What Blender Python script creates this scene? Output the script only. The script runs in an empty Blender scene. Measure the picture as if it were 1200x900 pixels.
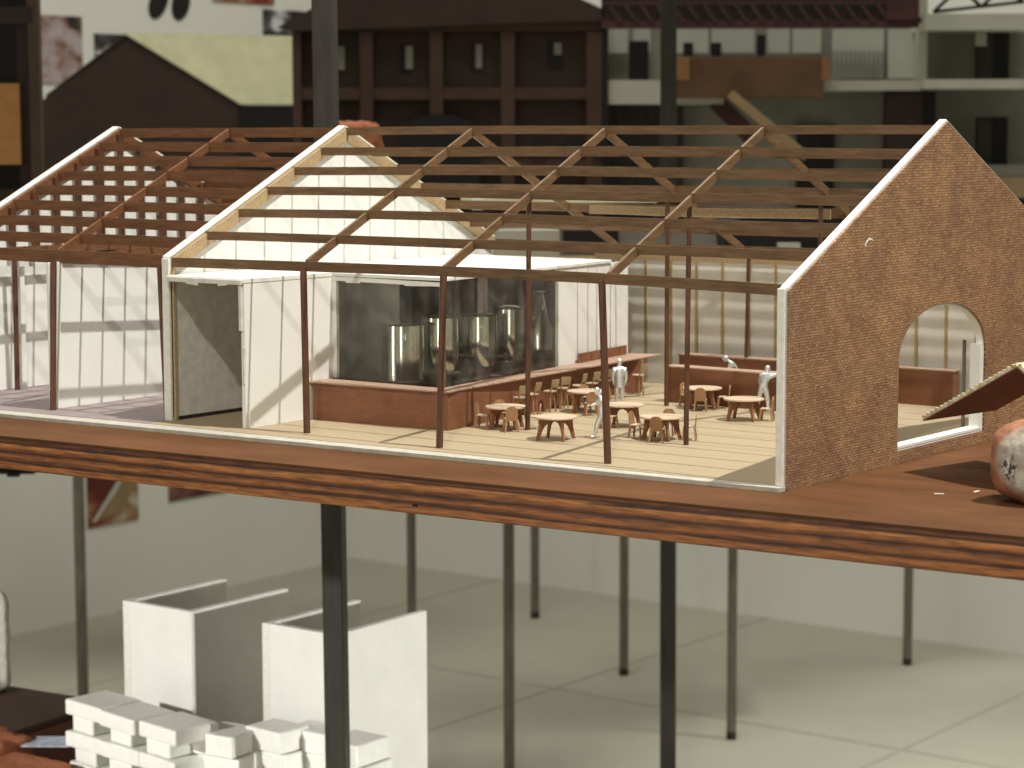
import bpy, bmesh, math, random
from mathutils import Vector, Matrix, noise
random.seed(7)
C = bpy.context.scene.collection
S = 0.01                       # everything below is written in centimetres
PI = math.pi
scn = bpy.context.scene

# ------------------------------------------------------------------ camera
CAM = Vector((67.685, -117.013, 20.963)); PITCH, ROLL, YAW, FPX = -0.1099, 0.0025, 0.6443, 2682.8
RM = Matrix.Rotation(YAW, 3, 'Z') @ Matrix.Rotation(PITCH, 3, 'X') @ Matrix.Rotation(ROLL, 3, 'Y')
cd = bpy.data.cameras.new('camera'); cam = bpy.data.objects.new('camera', cd); C.objects.link(cam)
cd.sensor_width = 36; cd.lens = FPX / 1200 * 36; cd.clip_start = 0.05; cd.clip_end = 100
cam.matrix_world = Matrix.Translation(CAM * S) @ (RM @ Matrix.Rotation(PI / 2, 3, 'X')).to_4x4()
cd.dof.use_dof = True; cd.dof.focus_distance = 1.50; cd.dof.aperture_fstop = 18
scn.camera = cam

# ------------------------------------------------------------------ light
w = bpy.data.worlds.new('World'); scn.world = w; w.use_nodes = True
w.node_tree.nodes['Background'].inputs[0].default_value = (0.96, 0.96, 0.88, 1)
w.node_tree.nodes['Background'].inputs[1].default_value = 0.27
def spot(name, pos, target, watts, angle, radius, col=(1, .93, .82), blend=.4):
    d = bpy.data.lights.new(name, 'SPOT'); d.energy = watts; d.spot_size = math.radians(angle)
    d.spot_blend = blend; d.shadow_soft_size = radius * S; d.color = col
    o = bpy.data.objects.new(name, d); C.objects.link(o); o.location = Vector(pos) * S
    o.rotation_euler = (Vector(target) - Vector(pos)).to_track_quat('-Z', 'Y').to_euler()
spot('key_spotlight', (150, 30, 440), (-28, 18, 0), 1260, 27, 3.4, (1, .975, .92))
spot('front_spotlight', (110, -215, 240), (-35, 5, 5), 165, 34, 4.5, (1, .96, .88))
spot('shelf_spotlight', (-165, -300, 92), (-100, 54, -40), 520, 13, 4, (1, .99, .95), .3)
spot('side_spotlight', (200, 56, -22), (-84, 63, -44), 260, 9, 4, (1, .99, .94), .3)
spot('floor_spotlight', (80, 320, 280), (-25, 280, -97), 320, 40, 8, (1, 1, .93), .3)
def area(name, pos, size, watts, col=(1, .97, .9), rot=(0, 0, 0)):
    d = bpy.data.lights.new(name, 'AREA'); d.energy = watts; d.size = size * S; d.color = col
    o = bpy.data.objects.new(name, d); C.objects.link(o); o.location = Vector(pos) * S; o.rotation_euler = rot
area('overhead_fill', (-150, 170, 290), 160, 66)  # unseen soft lamp, added to fill the room from above
area('front_overhead_fill', (60, -280, 290), 150, 22)  # second unseen overhead lamp, added as soft fill for the model
def strip(name, pos, sx, sy, watts, tgt):
    d = bpy.data.lights.new(name, 'AREA'); d.shape = 'RECTANGLE'; d.size = sx * S; d.size_y = sy * S; d.energy = watts; d.color = (1, .96, .88)
    o = bpy.data.objects.new(name, d); C.objects.link(o); o.location = Vector(pos) * S
    o.rotation_euler = (Vector(tgt) - Vector(pos)).to_track_quat('-Z', 'Y').to_euler()
strip('left_reflection_strip', (-150, -330, -10), 44, 170, 15, (-40, 20, -10))  # unseen tall strip lamp, added to put bright streaks on the tanks
strip('right_reflection_strip', (130, -300, -10), 44, 170, 10, (-40, 20, -10))  # its added twin: fills the glass room and mirrors in the chrome
scn.view_settings.view_transform = 'Standard'; scn.view_settings.look = 'None'
scn.view_settings.gamma = 1; scn.view_settings.exposure = 0
scn.view_settings.use_curve_mapping = False
scn.cycles.max_bounces = 8; scn.cycles.transparent_max_bounces = 12

# ------------------------------------------------------------------ materials
MATS = {}
def mat(name, col, rough=.6, metal=0, var=.15, vscale=60, bump=0, bscale=900, stretch=None, col2=None, spec=.35, sss=0):
    m = bpy.data.materials.new(name); m.use_nodes = True; nt = m.node_tree; N = nt.nodes; L = nt.links
    b = N['Principled BSDF']; b.inputs['Roughness'].default_value = rough; b.inputs['Metallic'].default_value = metal
    b.inputs['Specular IOR Level'].default_value = spec
    if sss:
        b.inputs['Subsurface Weight'].default_value = sss; b.inputs['Subsurface Scale'].default_value = .004
        b.inputs['Subsurface Radius'].default_value = (1, .9, .7)
    tc = N.new('ShaderNodeTexCoord'); mp = N.new('ShaderNodeMapping'); L.new(tc.outputs['Object'], mp.inputs[0])
    if stretch: mp.inputs['Scale'].default_value = stretch
    n = N.new('ShaderNodeTexNoise'); n.inputs['Scale'].default_value = vscale; n.inputs['Detail'].default_value = 6
    n.inputs['Roughness'].default_value = .62; L.new(mp.outputs[0], n.inputs['Vector'])
    r = N.new('ShaderNodeValToRGB'); L.new(n.outputs[0], r.inputs[0])
    r.color_ramp.elements[0].position = .3; r.color_ramp.elements[1].position = .7
    c2 = col2 or tuple(min(1, c * (1 + var)) for c in col); c1 = tuple(c * (1 - var) for c in col)
    r.color_ramp.elements[0].color = (*c1, 1); r.color_ramp.elements[1].color = (*c2, 1)
    L.new(r.outputs[0], b.inputs['Base Color'])
    if bump:
        bn = N.new('ShaderNodeTexNoise'); bn.inputs['Scale'].default_value = bscale; bn.inputs['Detail'].default_value = 4
        L.new(mp.outputs[0], bn.inputs['Vector'])
        bp = N.new('ShaderNodeBump'); bp.inputs['Strength'].default_value = bump; bp.inputs['Distance'].default_value = .0005
        L.new(bn.outputs[0], bp.inputs['Height']); L.new(bp.outputs[0], b.inputs['Normal'])
    MATS[name] = m; m['b'] = b.name
    return m
GX, GY, GZ = (.12, 1, 1), (1, .12, 1), (1, 1, .12)      # grain along x, y, z
purl = mat('stained_strip_along_x', (.14, .076, .034), .55, 0, .35, 420, .25, 1500, GX)
rafm = mat('stained_strip_along_y', (.145, .082, .038), .55, 0, .35, 420, .25, 1500, GY)
postm = mat('stained_stick_upright', (.10, .042, .022), .4, 0, .35, 420, .2, 1500, GZ)
redp = mat('dark_red_strip', (.155, .066, .027), .5, 0, .35, 420, .2, 1500, GX)
foam = mat('foam_board', (.74, .735, .68), .75, 0, .045, 30, .25, 1400)
foame = mat('foam_board_edge', (.72, .70, .62), .85, 0, .1, 260, .5, 1600)
dirty = mat('worn_white_card', (.62, .60, .52), .8, 0, .14, 120, .5, 1400)
basem = mat('worn_grey_card', (.44, .42, .35), .85, 0, .16, 120, .5, 1200)
oliv = mat('olive_card', (.34, .27, .14), .8, 0, .15, 100)
counterm = mat('reddish_veneer', (.205, .083, .04), .5, 0, .16, 240, .2, 1400, (.35, .35, 1))
ctop = mat('veneer_top', (.36, .235, .165), .55, 0, .2, 300, .15, 1400)
tanw = mat('pale_veneer', (.38, .27, .145), .55, 0, .22, 500, .2, 1600)
chairw = mat('chair_veneer', (.33, .18, .085), .55, 0, .28, 600, .2, 1600)
tabtop = mat('table_top_veneer', (.50, .38, .26), .55, 0, .15, 500, .2, 1600)
tableg = mat('table_leg_veneer', (.25, .11, .052), .5, 0, .3, 500, .2, 1600)
silver = mat('silver_paint', (.78, .82, .82), .3, .8, .12, 900, .3, 1800)
chrome = mat('chrome', (.82, .81, .74), .13, 1, .06, 80, .06, 300)
brass = mat('brass_strip', (.42, .33, .17), .4, .3, .2, 500)
steel = mat('dark_steel', (.036, .032, .026), .5, .3, .3, 150, .2, 900, GZ)
steell = mat('grey_steel', (.16, .15, .12), .5, .4, .3, 150, .2, 900, GZ)
darkcard = mat('dark_brown_card', (.13, .08, .06), .8, 0, .2, 120)
purple = mat('violet_grey_card', (.25, .20, .195), .7, 0, .16, 50, .1, 900)
white = mat('white_plastic', (.80, .80, .74), .45, 0, .05, 120, .3, 700, sss=.25)
terra = mat('terracotta', (.42, .15, .07), .9, 0, .35, 260, .9, 900)
plaster = mat('white_plaster_wall', (.72, .715, .65), .9, 0, .03, 3)
jointm = mat('floor_joint_line', (.36, .345, .275), .8)
floorm = mat('grey_painted_floor', (.41, .395, .32), .75, 0, .05, 4)
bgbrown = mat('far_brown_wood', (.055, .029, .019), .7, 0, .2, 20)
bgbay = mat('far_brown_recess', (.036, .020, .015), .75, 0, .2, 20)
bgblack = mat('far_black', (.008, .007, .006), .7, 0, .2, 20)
bgyel = mat('far_yellow_green_roof', (.40, .39, .24), .75, 0, .12, 18)
bggrey = mat('far_grey_card', (.22, .215, .175), .8, 0, .12, 14)
bgwhite = mat('far_white_card', (.46, .46, .38), .8, 0, .07, 14)
bgcop2 = mat('far_light_copper', (.30, .15, .06), .7, 0, .15, 16)
bgcab = mat('brown_cabinet_wood', (.075, .048, .03), .7, 0, .2, 20)
bgcopper = mat('far_copper_card', (.135, .07, .033), .6, 0, .25, 16)
bgtan = mat('far_tan_wood', (.27, .185, .09), .7, 0, .15, 16)
bgmaroon = mat('far_maroon', (.055, .02, .019), .7, 0, .25, 20)
bgmaroon2 = mat('red_brown_board', (.16, .06, .035), .7, 0, .25, 20)
orangew = mat('orange_board', (.45, .23, .07), .7, 0, .15, 30)
bluep = mat('blue_white_paper', (.50, .54, .66), .7, 0, .35, 70)
corr = mat('yellow_corrugated_edge', (.52, .45, .10), .6, 0, .35, 300, .5, 900, (1, 1, 1), (.80, .78, .66))
undr = mat('pinkish_brown_card', (.30, .16, .11), .8, 0, .2, 120)
rock = mat('weathered_brick', (.30, .13, .07), .9, 0, .3, 150, 1, 700)

def nodes_of(m): return m.node_tree.nodes, m.node_tree.links, m.node_tree.nodes[m['b']]
def brick_print():
    m = mat('printed_brick_card', (.3, .17, .1), .8, 0, .2, 60, .25, 1200); N, L, b = nodes_of(m)
    tc = N.new('ShaderNodeTexCoord'); sep = N.new('ShaderNodeSeparateXYZ'); L.new(tc.outputs['Object'], sep.inputs[0])
    cb = N.new('ShaderNodeCombineXYZ'); L.new(sep.outputs[1], cb.inputs[0]); L.new(sep.outputs[2], cb.inputs[1])
    wn = N.new('ShaderNodeTexNoise'); wn.inputs['Scale'].default_value = 700; L.new(tc.outputs['Object'], wn.inputs['Vector'])
    ws = N.new('ShaderNodeVectorMath'); ws.operation = 'SCALE'; ws.inputs[3].default_value = .00035; L.new(wn.outputs['Color'], ws.inputs[0])
    wa = N.new('ShaderNodeVectorMath'); wa.operation = 'ADD'; L.new(cb.outputs[0], wa.inputs[0]); L.new(ws.outputs[0], wa.inputs[1])
    br = N.new('ShaderNodeTexBrick'); L.new(wa.outputs[0], br.inputs['Vector']); br.inputs['Scale'].default_value = 100
    br.inputs['Brick Width'].default_value = .42; br.inputs['Row Height'].default_value = .172
    br.inputs['Mortar Size'].default_value = .026; br.inputs['Mortar Smooth'].default_value = .3; br.inputs['Bias'].default_value = 0
    br.inputs['Color1'].default_value = (.385, .245, .135, 1); br.inputs['Color2'].default_value = (.25, .145, .082, 1)
    br.inputs['Mortar'].default_value = (.15, .078, .045, 1)
    def nz(scale, a, bb, c1, c2, det=6):
        n = N.new('ShaderNodeTexNoise'); n.inputs['Scale'].default_value = scale; n.inputs['Detail'].default_value = det; L.new(tc.outputs['Object'], n.inputs['Vector'])
        r = N.new('ShaderNodeValToRGB'); r.color_ramp.elements[0].position = a; r.color_ramp.elements[1].position = bb
        r.color_ramp.elements[0].color = (*c1, 1); r.color_ramp.elements[1].color = (*c2, 1); L.new(n.outputs[0], r.inputs[0]); return r
    def mix(f, a, bsock, mode='MIX', fac=None):
        x = N.new('ShaderNodeMix'); x.data_type = 'RGBA'; x.blend_type = mode
        if fac is not None: x.inputs[0].default_value = fac
        else: L.new(f, x.inputs[0])
        L.new(a, x.inputs[6])
        if isinstance(bsock, tuple): x.inputs[7].default_value = (*bsock, 1)
        else: L.new(bsock, x.inputs[7])
        return x.outputs[2]
    fine = nz(1300, .36, .66, (.45, .42, .42), (1.6, 1.55, 1.45), 3)
    c = mix(None, br.outputs[0], fine.outputs[0], 'MULTIPLY', .85)
    olive = nz(30, .42, .68, (0, 0, 0), (1, 1, 1)); c = mix(olive.outputs[0], c, (.36, .25, .10), 'MIX')if False else c
    mot = nz(48, .36, .68, (.82, .78, .77), (1.18, 1.14, 1.02), 10); c = mix(None, c, mot.outputs[0], 'MULTIPLY', .9)
    # a reddish tint that grows towards the far eave, and a few pale scuffs
    gr = N.new('ShaderNodeMapRange'); gr.inputs[1].default_value = .235; gr.inputs[2].default_value = .36; L.new(sep.outputs[1], gr.inputs[0])
    gm = N.new('ShaderNodeMath'); gm.operation = 'MULTIPLY'; gm.inputs[1].default_value = .55; L.new(gr.outputs[0], gm.inputs[0])
    c = mix(gm.outputs[0], c, (.30, .075, .055))
    L.new(c, b.inputs['Base Color'])
    return m
brickm = brick_print()
def ply():
    m = mat('plywood_edge', (.4, .16, .05), .45, 0, .2, 60, .35, 900, (.05, .05, 1)); N, L, b = nodes_of(m)
    tc = N.new('ShaderNodeTexCoord'); mp = N.new('ShaderNodeMapping'); L.new(tc.outputs['Object'], mp.inputs[0]); mp.inputs['Scale'].default_value = (.03, .03, 1)
    def noi(sc, det, mpn=mp):
        n = N.new('ShaderNodeTexNoise'); n.inputs['Scale'].default_value = sc; n.inputs['Detail'].default_value = det; n.inputs['Distortion'].default_value = .5; L.new(mpn.outputs[0], n.inputs['Vector']); return n
    mp2 = N.new('ShaderNodeMapping'); L.new(tc.outputs['Object'], mp2.inputs[0]); mp2.inputs['Scale'].default_value = (.09, .09, 1)
    n1 = noi(120, 4); n2 = noi(620, 8, mp2)
    sp = N.new('ShaderNodeSeparateXYZ'); L.new(tc.outputs['Object'], sp.inputs[0])
    mr = N.new('ShaderNodeMapRange'); mr.inputs[1].default_value = .97 - .0265; mr.inputs[2].default_value = .97 - .004; L.new(sp.outputs[2], mr.inputs[0])
    ma = N.new('ShaderNodeMath'); ma.operation = 'MULTIPLY_ADD'; ma.inputs[1].default_value = .34; L.new(n1.outputs[0], ma.inputs[0]); L.new(mr.outputs[0], ma.inputs[2])
    sb = N.new('ShaderNodeMath'); sb.operation = 'SUBTRACT'; sb.inputs[1].default_value = .17; L.new(ma.outputs[0], sb.inputs[0])
    r = N.new('ShaderNodeValToRGB'); e = r.color_ramp.elements
    D_, O_, B_ = (.04, .014, .007, 1), (.32, .12, .032, 1), (.14, .046, .016, 1)
    st = [(0, B_), (.07, O_), (.2, O_), (.25, D_), (.31, B_), (.38, O_), (.5, B_), (.54, D_), (.6, B_), (.68, O_), (.78, (.45, .18, .055, 1)), (.84, D_), (.9, B_), (1, D_)]
    e[0].position = 0; e[0].color = st[0][1]; e[1].position = 1; e[1].color = st[-1][1]
    for p, c in st[1:-1]: q = e.new(p); q.color = c
    L.new(sb.outputs[0], r.inputs[0])
    r2 = N.new('ShaderNodeValToRGB'); r2.color_ramp.elements[0].position = .35; r2.color_ramp.elements[1].position = .62
    r2.color_ramp.elements[0].color = (.45, .4, .38, 1); r2.color_ramp.elements[1].color = (1.15, 1.12, 1.1, 1); L.new(n2.outputs[0], r2.inputs[0])
    x = N.new('ShaderNodeMix'); x.data_type = 'RGBA'; x.blend_type = 'MULTIPLY'; x.inputs[0].default_value = .85
    L.new(r.outputs[0], x.inputs[6]); L.new(r2.outputs[0], x.inputs[7]); L.new(x.outputs[2], b.inputs['Base Color'])
    return m
plym = ply()
tabm = mat('brown_table_surface', (.108, .046, .018), .8, 0, .3, 40, .3, 900, (.25, .6, 1), spec=.12)
def mat_floor():
    m = mat('woven_floor_print', (.52, .38, .21), .8, 0, .1, 60); N, L, b = nodes_of(m)
    tc = N.new('ShaderNodeTexCoord'); mp = N.new('ShaderNodeMapping'); mp.inputs['Rotation'].default_value = (0, 0, .9); L.new(tc.outputs['Object'], mp.inputs[0])
    wv = N.new('ShaderNodeTexWave'); wv.inputs['Scale'].default_value = 62; wv.inputs['Distortion'].default_value = 2.2; wv.inputs['Detail'].default_value = 2
    wv.inputs['Detail Scale'].default_value = 3; L.new(mp.outputs[0], wv.inputs['Vector'])
    r = N.new('ShaderNodeValToRGB'); r.color_ramp.elements[0].color = (.30, .23, .135, 1); r.color_ramp.elements[1].color = (.385, .305, .195, 1)
    L.new(wv.outputs[0], r.inputs[0]); L.new(r.outputs[0], b.inputs['Base Color'])
    return m
floorp = mat_floor()
def photo_mat(name, cols, scale):
    m = mat(name, cols[0], .5); N, L, b = nodes_of(m)
    tc = N.new('ShaderNodeTexCoord'); mp = N.new('ShaderNodeMapping'); mp.inputs['Scale'].default_value = (1, 1, 1.7); L.new(tc.outputs['Object'], mp.inputs[0])
    n = N.new('ShaderNodeTexNoise'); n.inputs['Scale'].default_value = scale; n.inputs['Detail'].default_value = 5; L.new(mp.outputs[0], n.inputs['Vector'])
    r = N.new('ShaderNodeValToRGB'); L.new(n.outputs[0], r.inputs[0]); e = r.color_ramp.elements
    e[0].position = .38; e[1].position = .64; e[0].color = (*cols[0], 1); e[1].color = (*cols[-1], 1)
    for i, c in enumerate(cols[1:-1]):
        q = e.new(.38 + .26 * (i + 1) / (len(cols) - 1)); q.color = (*c, 1)
    L.new(r.outputs[0], b.inputs['Base Color'])
    return m
ph_pink = photo_mat('print_pinkish_interior', [(.02, .015, .015), (.22, .12, .08), (.35, .26, .26), (.42, .36, .36)], 14)
ph_dark = photo_mat('print_dark_scene', [(.012, .011, .012), (.02, .018, .02), (.10, .09, .09), (.6, .6, .62)], 12)
ph_red = photo_mat('print_red_detail', [(.10, .015, .01), (.20, .04, .02), (.28, .16, .08), (.5, .45, .35)], 7)
ph_brown = photo_mat('print_brown_interior', [(.03, .012, .01), (.14, .05, .035), (.20, .12, .09), (.30, .24, .19)], 6)
def glass_mat():
    m = bpy.data.materials.new('clear_acrylic'); m.use_nodes = True; N = m.node_tree.nodes; L = m.node_tree.links
    N.remove(N['Principled BSDF']); o = N['Material Output']
    t = N.new('ShaderNodeBsdfTransparent'); t.inputs[0].default_value = (.95, .96, .94, 1)
    g = N.new('ShaderNodeBsdfGlossy'); g.inputs['Roughness'].default_value = .02; g.inputs[0].default_value = (.9, .9, .9, 1)
    f = N.new('ShaderNodeFresnel'); f.inputs[0].default_value = 1.4
    d = N.new('ShaderNodeBsdfDiffuse'); d.inputs[0].default_value = (.5, .5, .46, 1)
    tc = N.new('ShaderNodeTexCoord'); n = N.new('ShaderNodeTexNoise'); n.inputs['Scale'].default_value = 60; n.inputs['Detail'].default_value = 8
    L.new(tc.outputs['Object'], n.inputs['Vector']); mr = N.new('ShaderNodeMapRange'); mr.inputs[1].default_value = .45; mr.inputs[2].default_value = .8
    mr.inputs[3].default_value = .02; mr.inputs[4].default_value = .12; L.new(n.outputs[0], mr.inputs[0])
    m1 = N.new('ShaderNodeMixShader'); m2 = N.new('ShaderNodeMixShader')
    L.new(mr.outputs[0], m1.inputs[0]); L.new(t.outputs[0], m1.inputs[1]); L.new(d.outputs[0], m1.inputs[2])
    ge = N.new('ShaderNodeNewGeometry'); fb = N.new('ShaderNodeMath'); fb.operation = 'SUBTRACT'; fb.inputs[0].default_value = 1; L.new(ge.outputs['Backfacing'], fb.inputs[1])
    fm = N.new('ShaderNodeMath'); fm.operation = 'MULTIPLY'; L.new(f.outputs[0], fm.inputs[0]); L.new(fb.outputs[0], fm.inputs[1])
    L.new(fm.outputs[0], m2.inputs[0]); L.new(m1.outputs[0], m2.inputs[1]); L.new(g.outputs[0], m2.inputs[2]); L.new(m2.outputs[0], o.inputs[0])
    return m
glass = glass_mat()

# ------------------------------------------------------------------ mesh helpers
class MB:
    def __init__(s): s.v = []; s.f = []; s.sm = False
    def add(s, vs, fs):
        k = len(s.v); s.v += [Vector(v) for v in vs]; s.f += [tuple(i + k for i in f) for f in fs]; return s
    def box(s, x0, x1, y0, y1, z0, z1):
        return s.add([(x0,y0,z0),(x1,y0,z0),(x1,y1,z0),(x0,y1,z0),(x0,y0,z1),(x1,y0,z1),(x1,y1,z1),(x0,y1,z1)],
                     [(0,3,2,1),(4,5,6,7),(0,1,5,4),(1,2,6,5),(2,3,7,6),(3,0,4,7)])
    def rbox(s, c, size, rz=0, rx=0, ry=0):
        m = Matrix.Rotation(rz, 3, 'Z') @ Matrix.Rotation(ry, 3, 'Y') @ Matrix.Rotation(rx, 3, 'X'); hx, hy, hz = (q / 2 for q in size)
        return s.add([Vector(c) + m @ Vector((a*hx, b*hy, d*hz)) for d in (-1, 1) for a, b in ((-1,-1),(1,-1),(1,1),(-1,1))],
                     [(0,3,2,1),(4,5,6,7),(0,1,5,4),(1,2,6,5),(2,3,7,6),(3,0,4,7)])
    def beam(s, p, q, wd, ht, side=None):            # bar from p to q; wd across 'side', ht the other way
        p = Vector(p); q = Vector(q); d = (q - p).normalized()
        side = Vector(side) if side else (Vector((0,0,1)).cross(d) if abs(d.z) < .95 else Vector((1,0,0)))
        side = (side - d * side.dot(d)).normalized(); up = d.cross(side)
        vs = [e + side * a * wd / 2 + up * b * ht / 2 for e in (p, q) for a, b in ((-1,-1),(1,-1),(1,1),(-1,1))]
        return s.add(vs, [(0,3,2,1),(4,5,6,7),(0,1,5,4),(1,2,6,5),(2,3,7,6),(3,0,4,7)])
    def prism(s, poly, d):                          # closed 3-D polygon swept by d
        n = len(poly); d = Vector(d); a = [Vector(p) for p in poly]
        return s.add(a + [p + d for p in a], [tuple(range(n))[::-1], tuple(range(n, 2*n))] + [(i, (i+1) % n, n + (i+1) % n, n + i) for i in range(n)])
    def tube(s, p, q, r0, r1=None, n=12, cap=True):
        r1 = r0 if r1 is None else r1; p = Vector(p); q = Vector(q); d = (q - p).normalized()
        a = d.orthogonal().normalized(); b = d.cross(a)
        vs = [e + (a * math.cos(2*PI*i/n) + b * math.sin(2*PI*i/n)) * r for e, r in ((p, r0), (q, r1)) for i in range(n)]
        fs = [(i, (i+1) % n, n + (i+1) % n, n + i) for i in range(n)]
        if cap: fs += [tuple(range(n))[::-1], tuple(range(n, 2*n))]
        return s.add(vs, fs)
    def lathe(s, c, prof, n=40):
        c = Vector(c); vs = []; fs = []
        for r, z in prof: vs += [c + Vector((r*math.cos(2*PI*i/n), r*math.sin(2*PI*i/n), z)) for i in range(n)]
        for k in range(len(prof) - 1): fs += [(k*n+i, k*n+(i+1) % n, (k+1)*n+(i+1) % n, (k+1)*n+i) for i in range(n)]
        return s.add(vs, fs + [tuple(range(n))[::-1], tuple(range((len(prof)-1)*n, len(prof)*n))])
    def build(s, name, m, parent=None, bevel=0, smooth=False):
        root = parent; off = Vector((0,0,0))
        while root is not None: off += root.location; root = root.parent
        me = bpy.data.meshes.new(name); me.from_pydata([v * S - off for v in s.v], [], s.f)
        bm = bmesh.new(); bm.from_mesh(me); bmesh.ops.recalc_face_normals(bm, faces=bm.faces)
        bm.to_mesh(me); bm.free()
        me.materials.append(m)
        if smooth:
            for p in me.polygons: p.use_smooth = True
            me.set_sharp_from_angle(angle=math.radians(38))
        o = bpy.data.objects.new(name, me); C.objects.link(o); o.parent = parent
        if bevel:
            b = o.modifiers.new('bevel', 'BEVEL'); b.width = bevel * S; b.segments = 2; b.limit_method = 'ANGLE'
        return o
def tag(o, label=None, cat=None, group=None, kind=None):
    for k, v in (('label', label), ('category', cat), ('group', group), ('kind', kind)):
        if v: o[k] = v
    return o
def thing(name, loc, label, cat, group=None):
    o = bpy.data.objects.new(name, None); C.objects.link(o); o.location = Vector(loc) * S; o.empty_display_size = .01
    return tag(o, label, cat, group)
def copy_tree(o, loc, rz, label, group=None):
    r = o.copy(); C.objects.link(r); r.location = Vector(loc) * S; r.rotation_euler = (0, 0, rz); r['label'] = label
    if group: r['group'] = group
    for ch in list(o.children):
        c = ch.copy(); C.objects.link(c); c.parent = r
        for g in list(ch.children):
            d = g.copy(); C.objects.link(d); d.parent = c
    return r
def part(name, m, parent, fn, bevel=0, smooth=False, label=None):
    mb = MB(); fn(mb); o = mb.build(name, m, parent, bevel, smooth)
    if label: o['label'] = label
    return o

# ------------------------------------------------------------------ the room
FZ, WX, WY = -97.0, -345.0, 358.5
o = MB().box(WX, 450, -400, WY, FZ - 5, FZ).build('floor', floorm); tag(o, kind='structure')
o = MB().box(WX - 12, WX, -400, WY + 12, FZ - 5, 330).build('wall_left', plaster); tag(o, kind='structure')
o = MB().box(WX, 450, WY, WY + 12, FZ - 5, 330).build('wall_back', plaster); tag(o, kind='structure')
o = MB().box(WX, 450, -412, -400, FZ - 5, 330).build('wall_front', plaster); tag(o, kind='structure')
o = MB().box(450, 462, -412, WY + 12, FZ - 5, 330).build('wall_right', plaster); tag(o, kind='structure')
flo = bpy.data.objects['floor']
for k in range(5):        # joints of the floor sheets
    mb = MB(); x = -300 + 82 * k + 6
    mb.box(x - .35, x + .35, -100, WY, FZ, FZ + .12).build('floor_joint', jointm, flo)
for k in range(5):
    y = 268 - 70 * k if k else 270
    MB().box(WX, 300, y - .35, y + .35, FZ, FZ + .13).build('floor_joint', jointm, flo)

# ------------------------------------------------------------------ display table
TZ = -.3
def edge_y(x): return -7.0 + .062 * x
tab = thing('display_table', (-20, 25, FZ), 'brown plywood display table carrying the timber roofed building model', 'table')
def table_poly(z): return [(-190, edge_y(-190), z), (60, edge_y(60), z), (60, 76, z), (-190, 76, z)]
mb = MB(); mb.prism(table_poly(TZ - .12), (0, 0, .12)); mb.build('table_top', tabm, tab)
mb = MB(); P = table_poly(TZ - 2.35); mb.prism(P, (0, 0, 2.228)); mb.build('plywood_edge', plym, tab, .06)

yh = edge_y(-21.5); part('knot_hole', bgblack, tab, lambda b: b.rbox((-21.5, yh - .01, -2.1), (.42, .03, .16), rz=.06))
# ------------------------------------------------------------------ building model
W, HE, HR, XP, XL = 40.8, 11.3, 21.2, -52.0, -77.6
SL = (HR - HE) / (W / 2)
def roof(y): return HE + SL * (W / 2 - abs(y - W / 2))
md = thing('building_model', (-30, 20, 0), 'long architectural model with open stained timber roof and printed brick gable wall', 'architectural model')
def plan(mb, pts, z0, z1): mb.prism([(x, y, z0) for x, y in pts], (0, 0, z1 - z0))
mb = MB(); plan(mb, [(-110, -6.2), (-65.4, -3.6), (.04, -.72), (.04, 41), (-20, 46), (-110, 46)], -.3, 0); mb.build('base_slab', basem, md, .03)
mb = MB(); plan(mb, [(XP, -1.5), (-.5, .15), (-.5, 42.2), (XP, 42.2)], .004, .03); mb.build('floor_print', floorp, md)
mb = MB(); plan(mb, [(-110, -4.4), (-52, -1.5), (-52, 43), (-110, 43)], .004, .03); mb.build('violet_floor', purple, md)
part('floor_edge_line', steel, md, lambda b: plan(b, [(-36, -.25), (-20, .25), (-20, .33), (-36, -.18)], .003, .02))

def wall_x(mb, x0, x1, y0, y1, top, hole=None, z0=0):
    ys = set([y0, y1, W / 2] + ([hole[0], hole[1]] if hole else []))
    if hole:
        h0, h1, hz0, sp, rise = hole
        ys |= {h0 + (h1 - h0) * (1 - math.cos(PI * i / 24)) / 2 for i in range(25)}
    ys = sorted(y for y in ys if y0 <= y <= y1)
    def arch(y):
        u = (y - (h0 + h1) / 2) / ((h1 - h0) / 2); return sp + rise * math.sqrt(max(0, 1 - u * u))
    def slab(poly): mb.prism([(x0, a, b) for a, b in poly], (x1 - x0, 0, 0))
    if hole:
        for a, b in zip(ys[:-1], ys[1:]):
            if a >= h0 - 1e-6 and b <= h1 + 1e-6:
                slab([(a, z0), (b, z0), (b, hz0), (a, hz0)]); slab([(a, arch(a)), (b, arch(b)), (b, top(b)), (a, top(a))])
            else: slab([(a, z0), (b, z0), (b, top(b)), (a, top(a))])
    else:
        slab([(y0, z0), (y1, z0)] + [(y, top(y)) for y in reversed(ys)])
def clean(o):            # weld the columns and drop the faces between them
    bm = bmesh.new(); bm.from_mesh(o.data); bmesh.ops.remove_doubles(bm, verts=bm.verts, dist=1e-6)
    seen = {}
    for f in bm.faces: seen.setdefault(tuple(sorted(v.index for v in f.verts)), []).append(f)
    bad = [f for l in seen.values() if len(l) > 1 for f in l]
    bmesh.ops.delete(bm, geom=bad, context='FACES_ONLY'); bmesh.ops.recalc_face_normals(bm, faces=bm.faces); bm.to_mesh(o.data); bm.free()
HOLE = (14.0, 26.7, .5, 6.3, 3.4)
mb = MB(); wall_x(mb, 0, .14, 0, W, lambda y: roof(y) + .32, HOLE, -.28); gw = mb.build('brick_gable_wall', brickm, md); clean(gw)
mb = MB(); wall_x(mb, -.5, -.002, .05, W - .05, lambda y: roof(y) + .48, (14.15, 26.55, .62, 6.3, 3.25), 0); g = mb.build('foam_core', foam, gw); clean(g)
part('door_sill', foam, gw, lambda b: b.box(-.9, .02, 14.2, 26.5, .625, .8))
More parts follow.
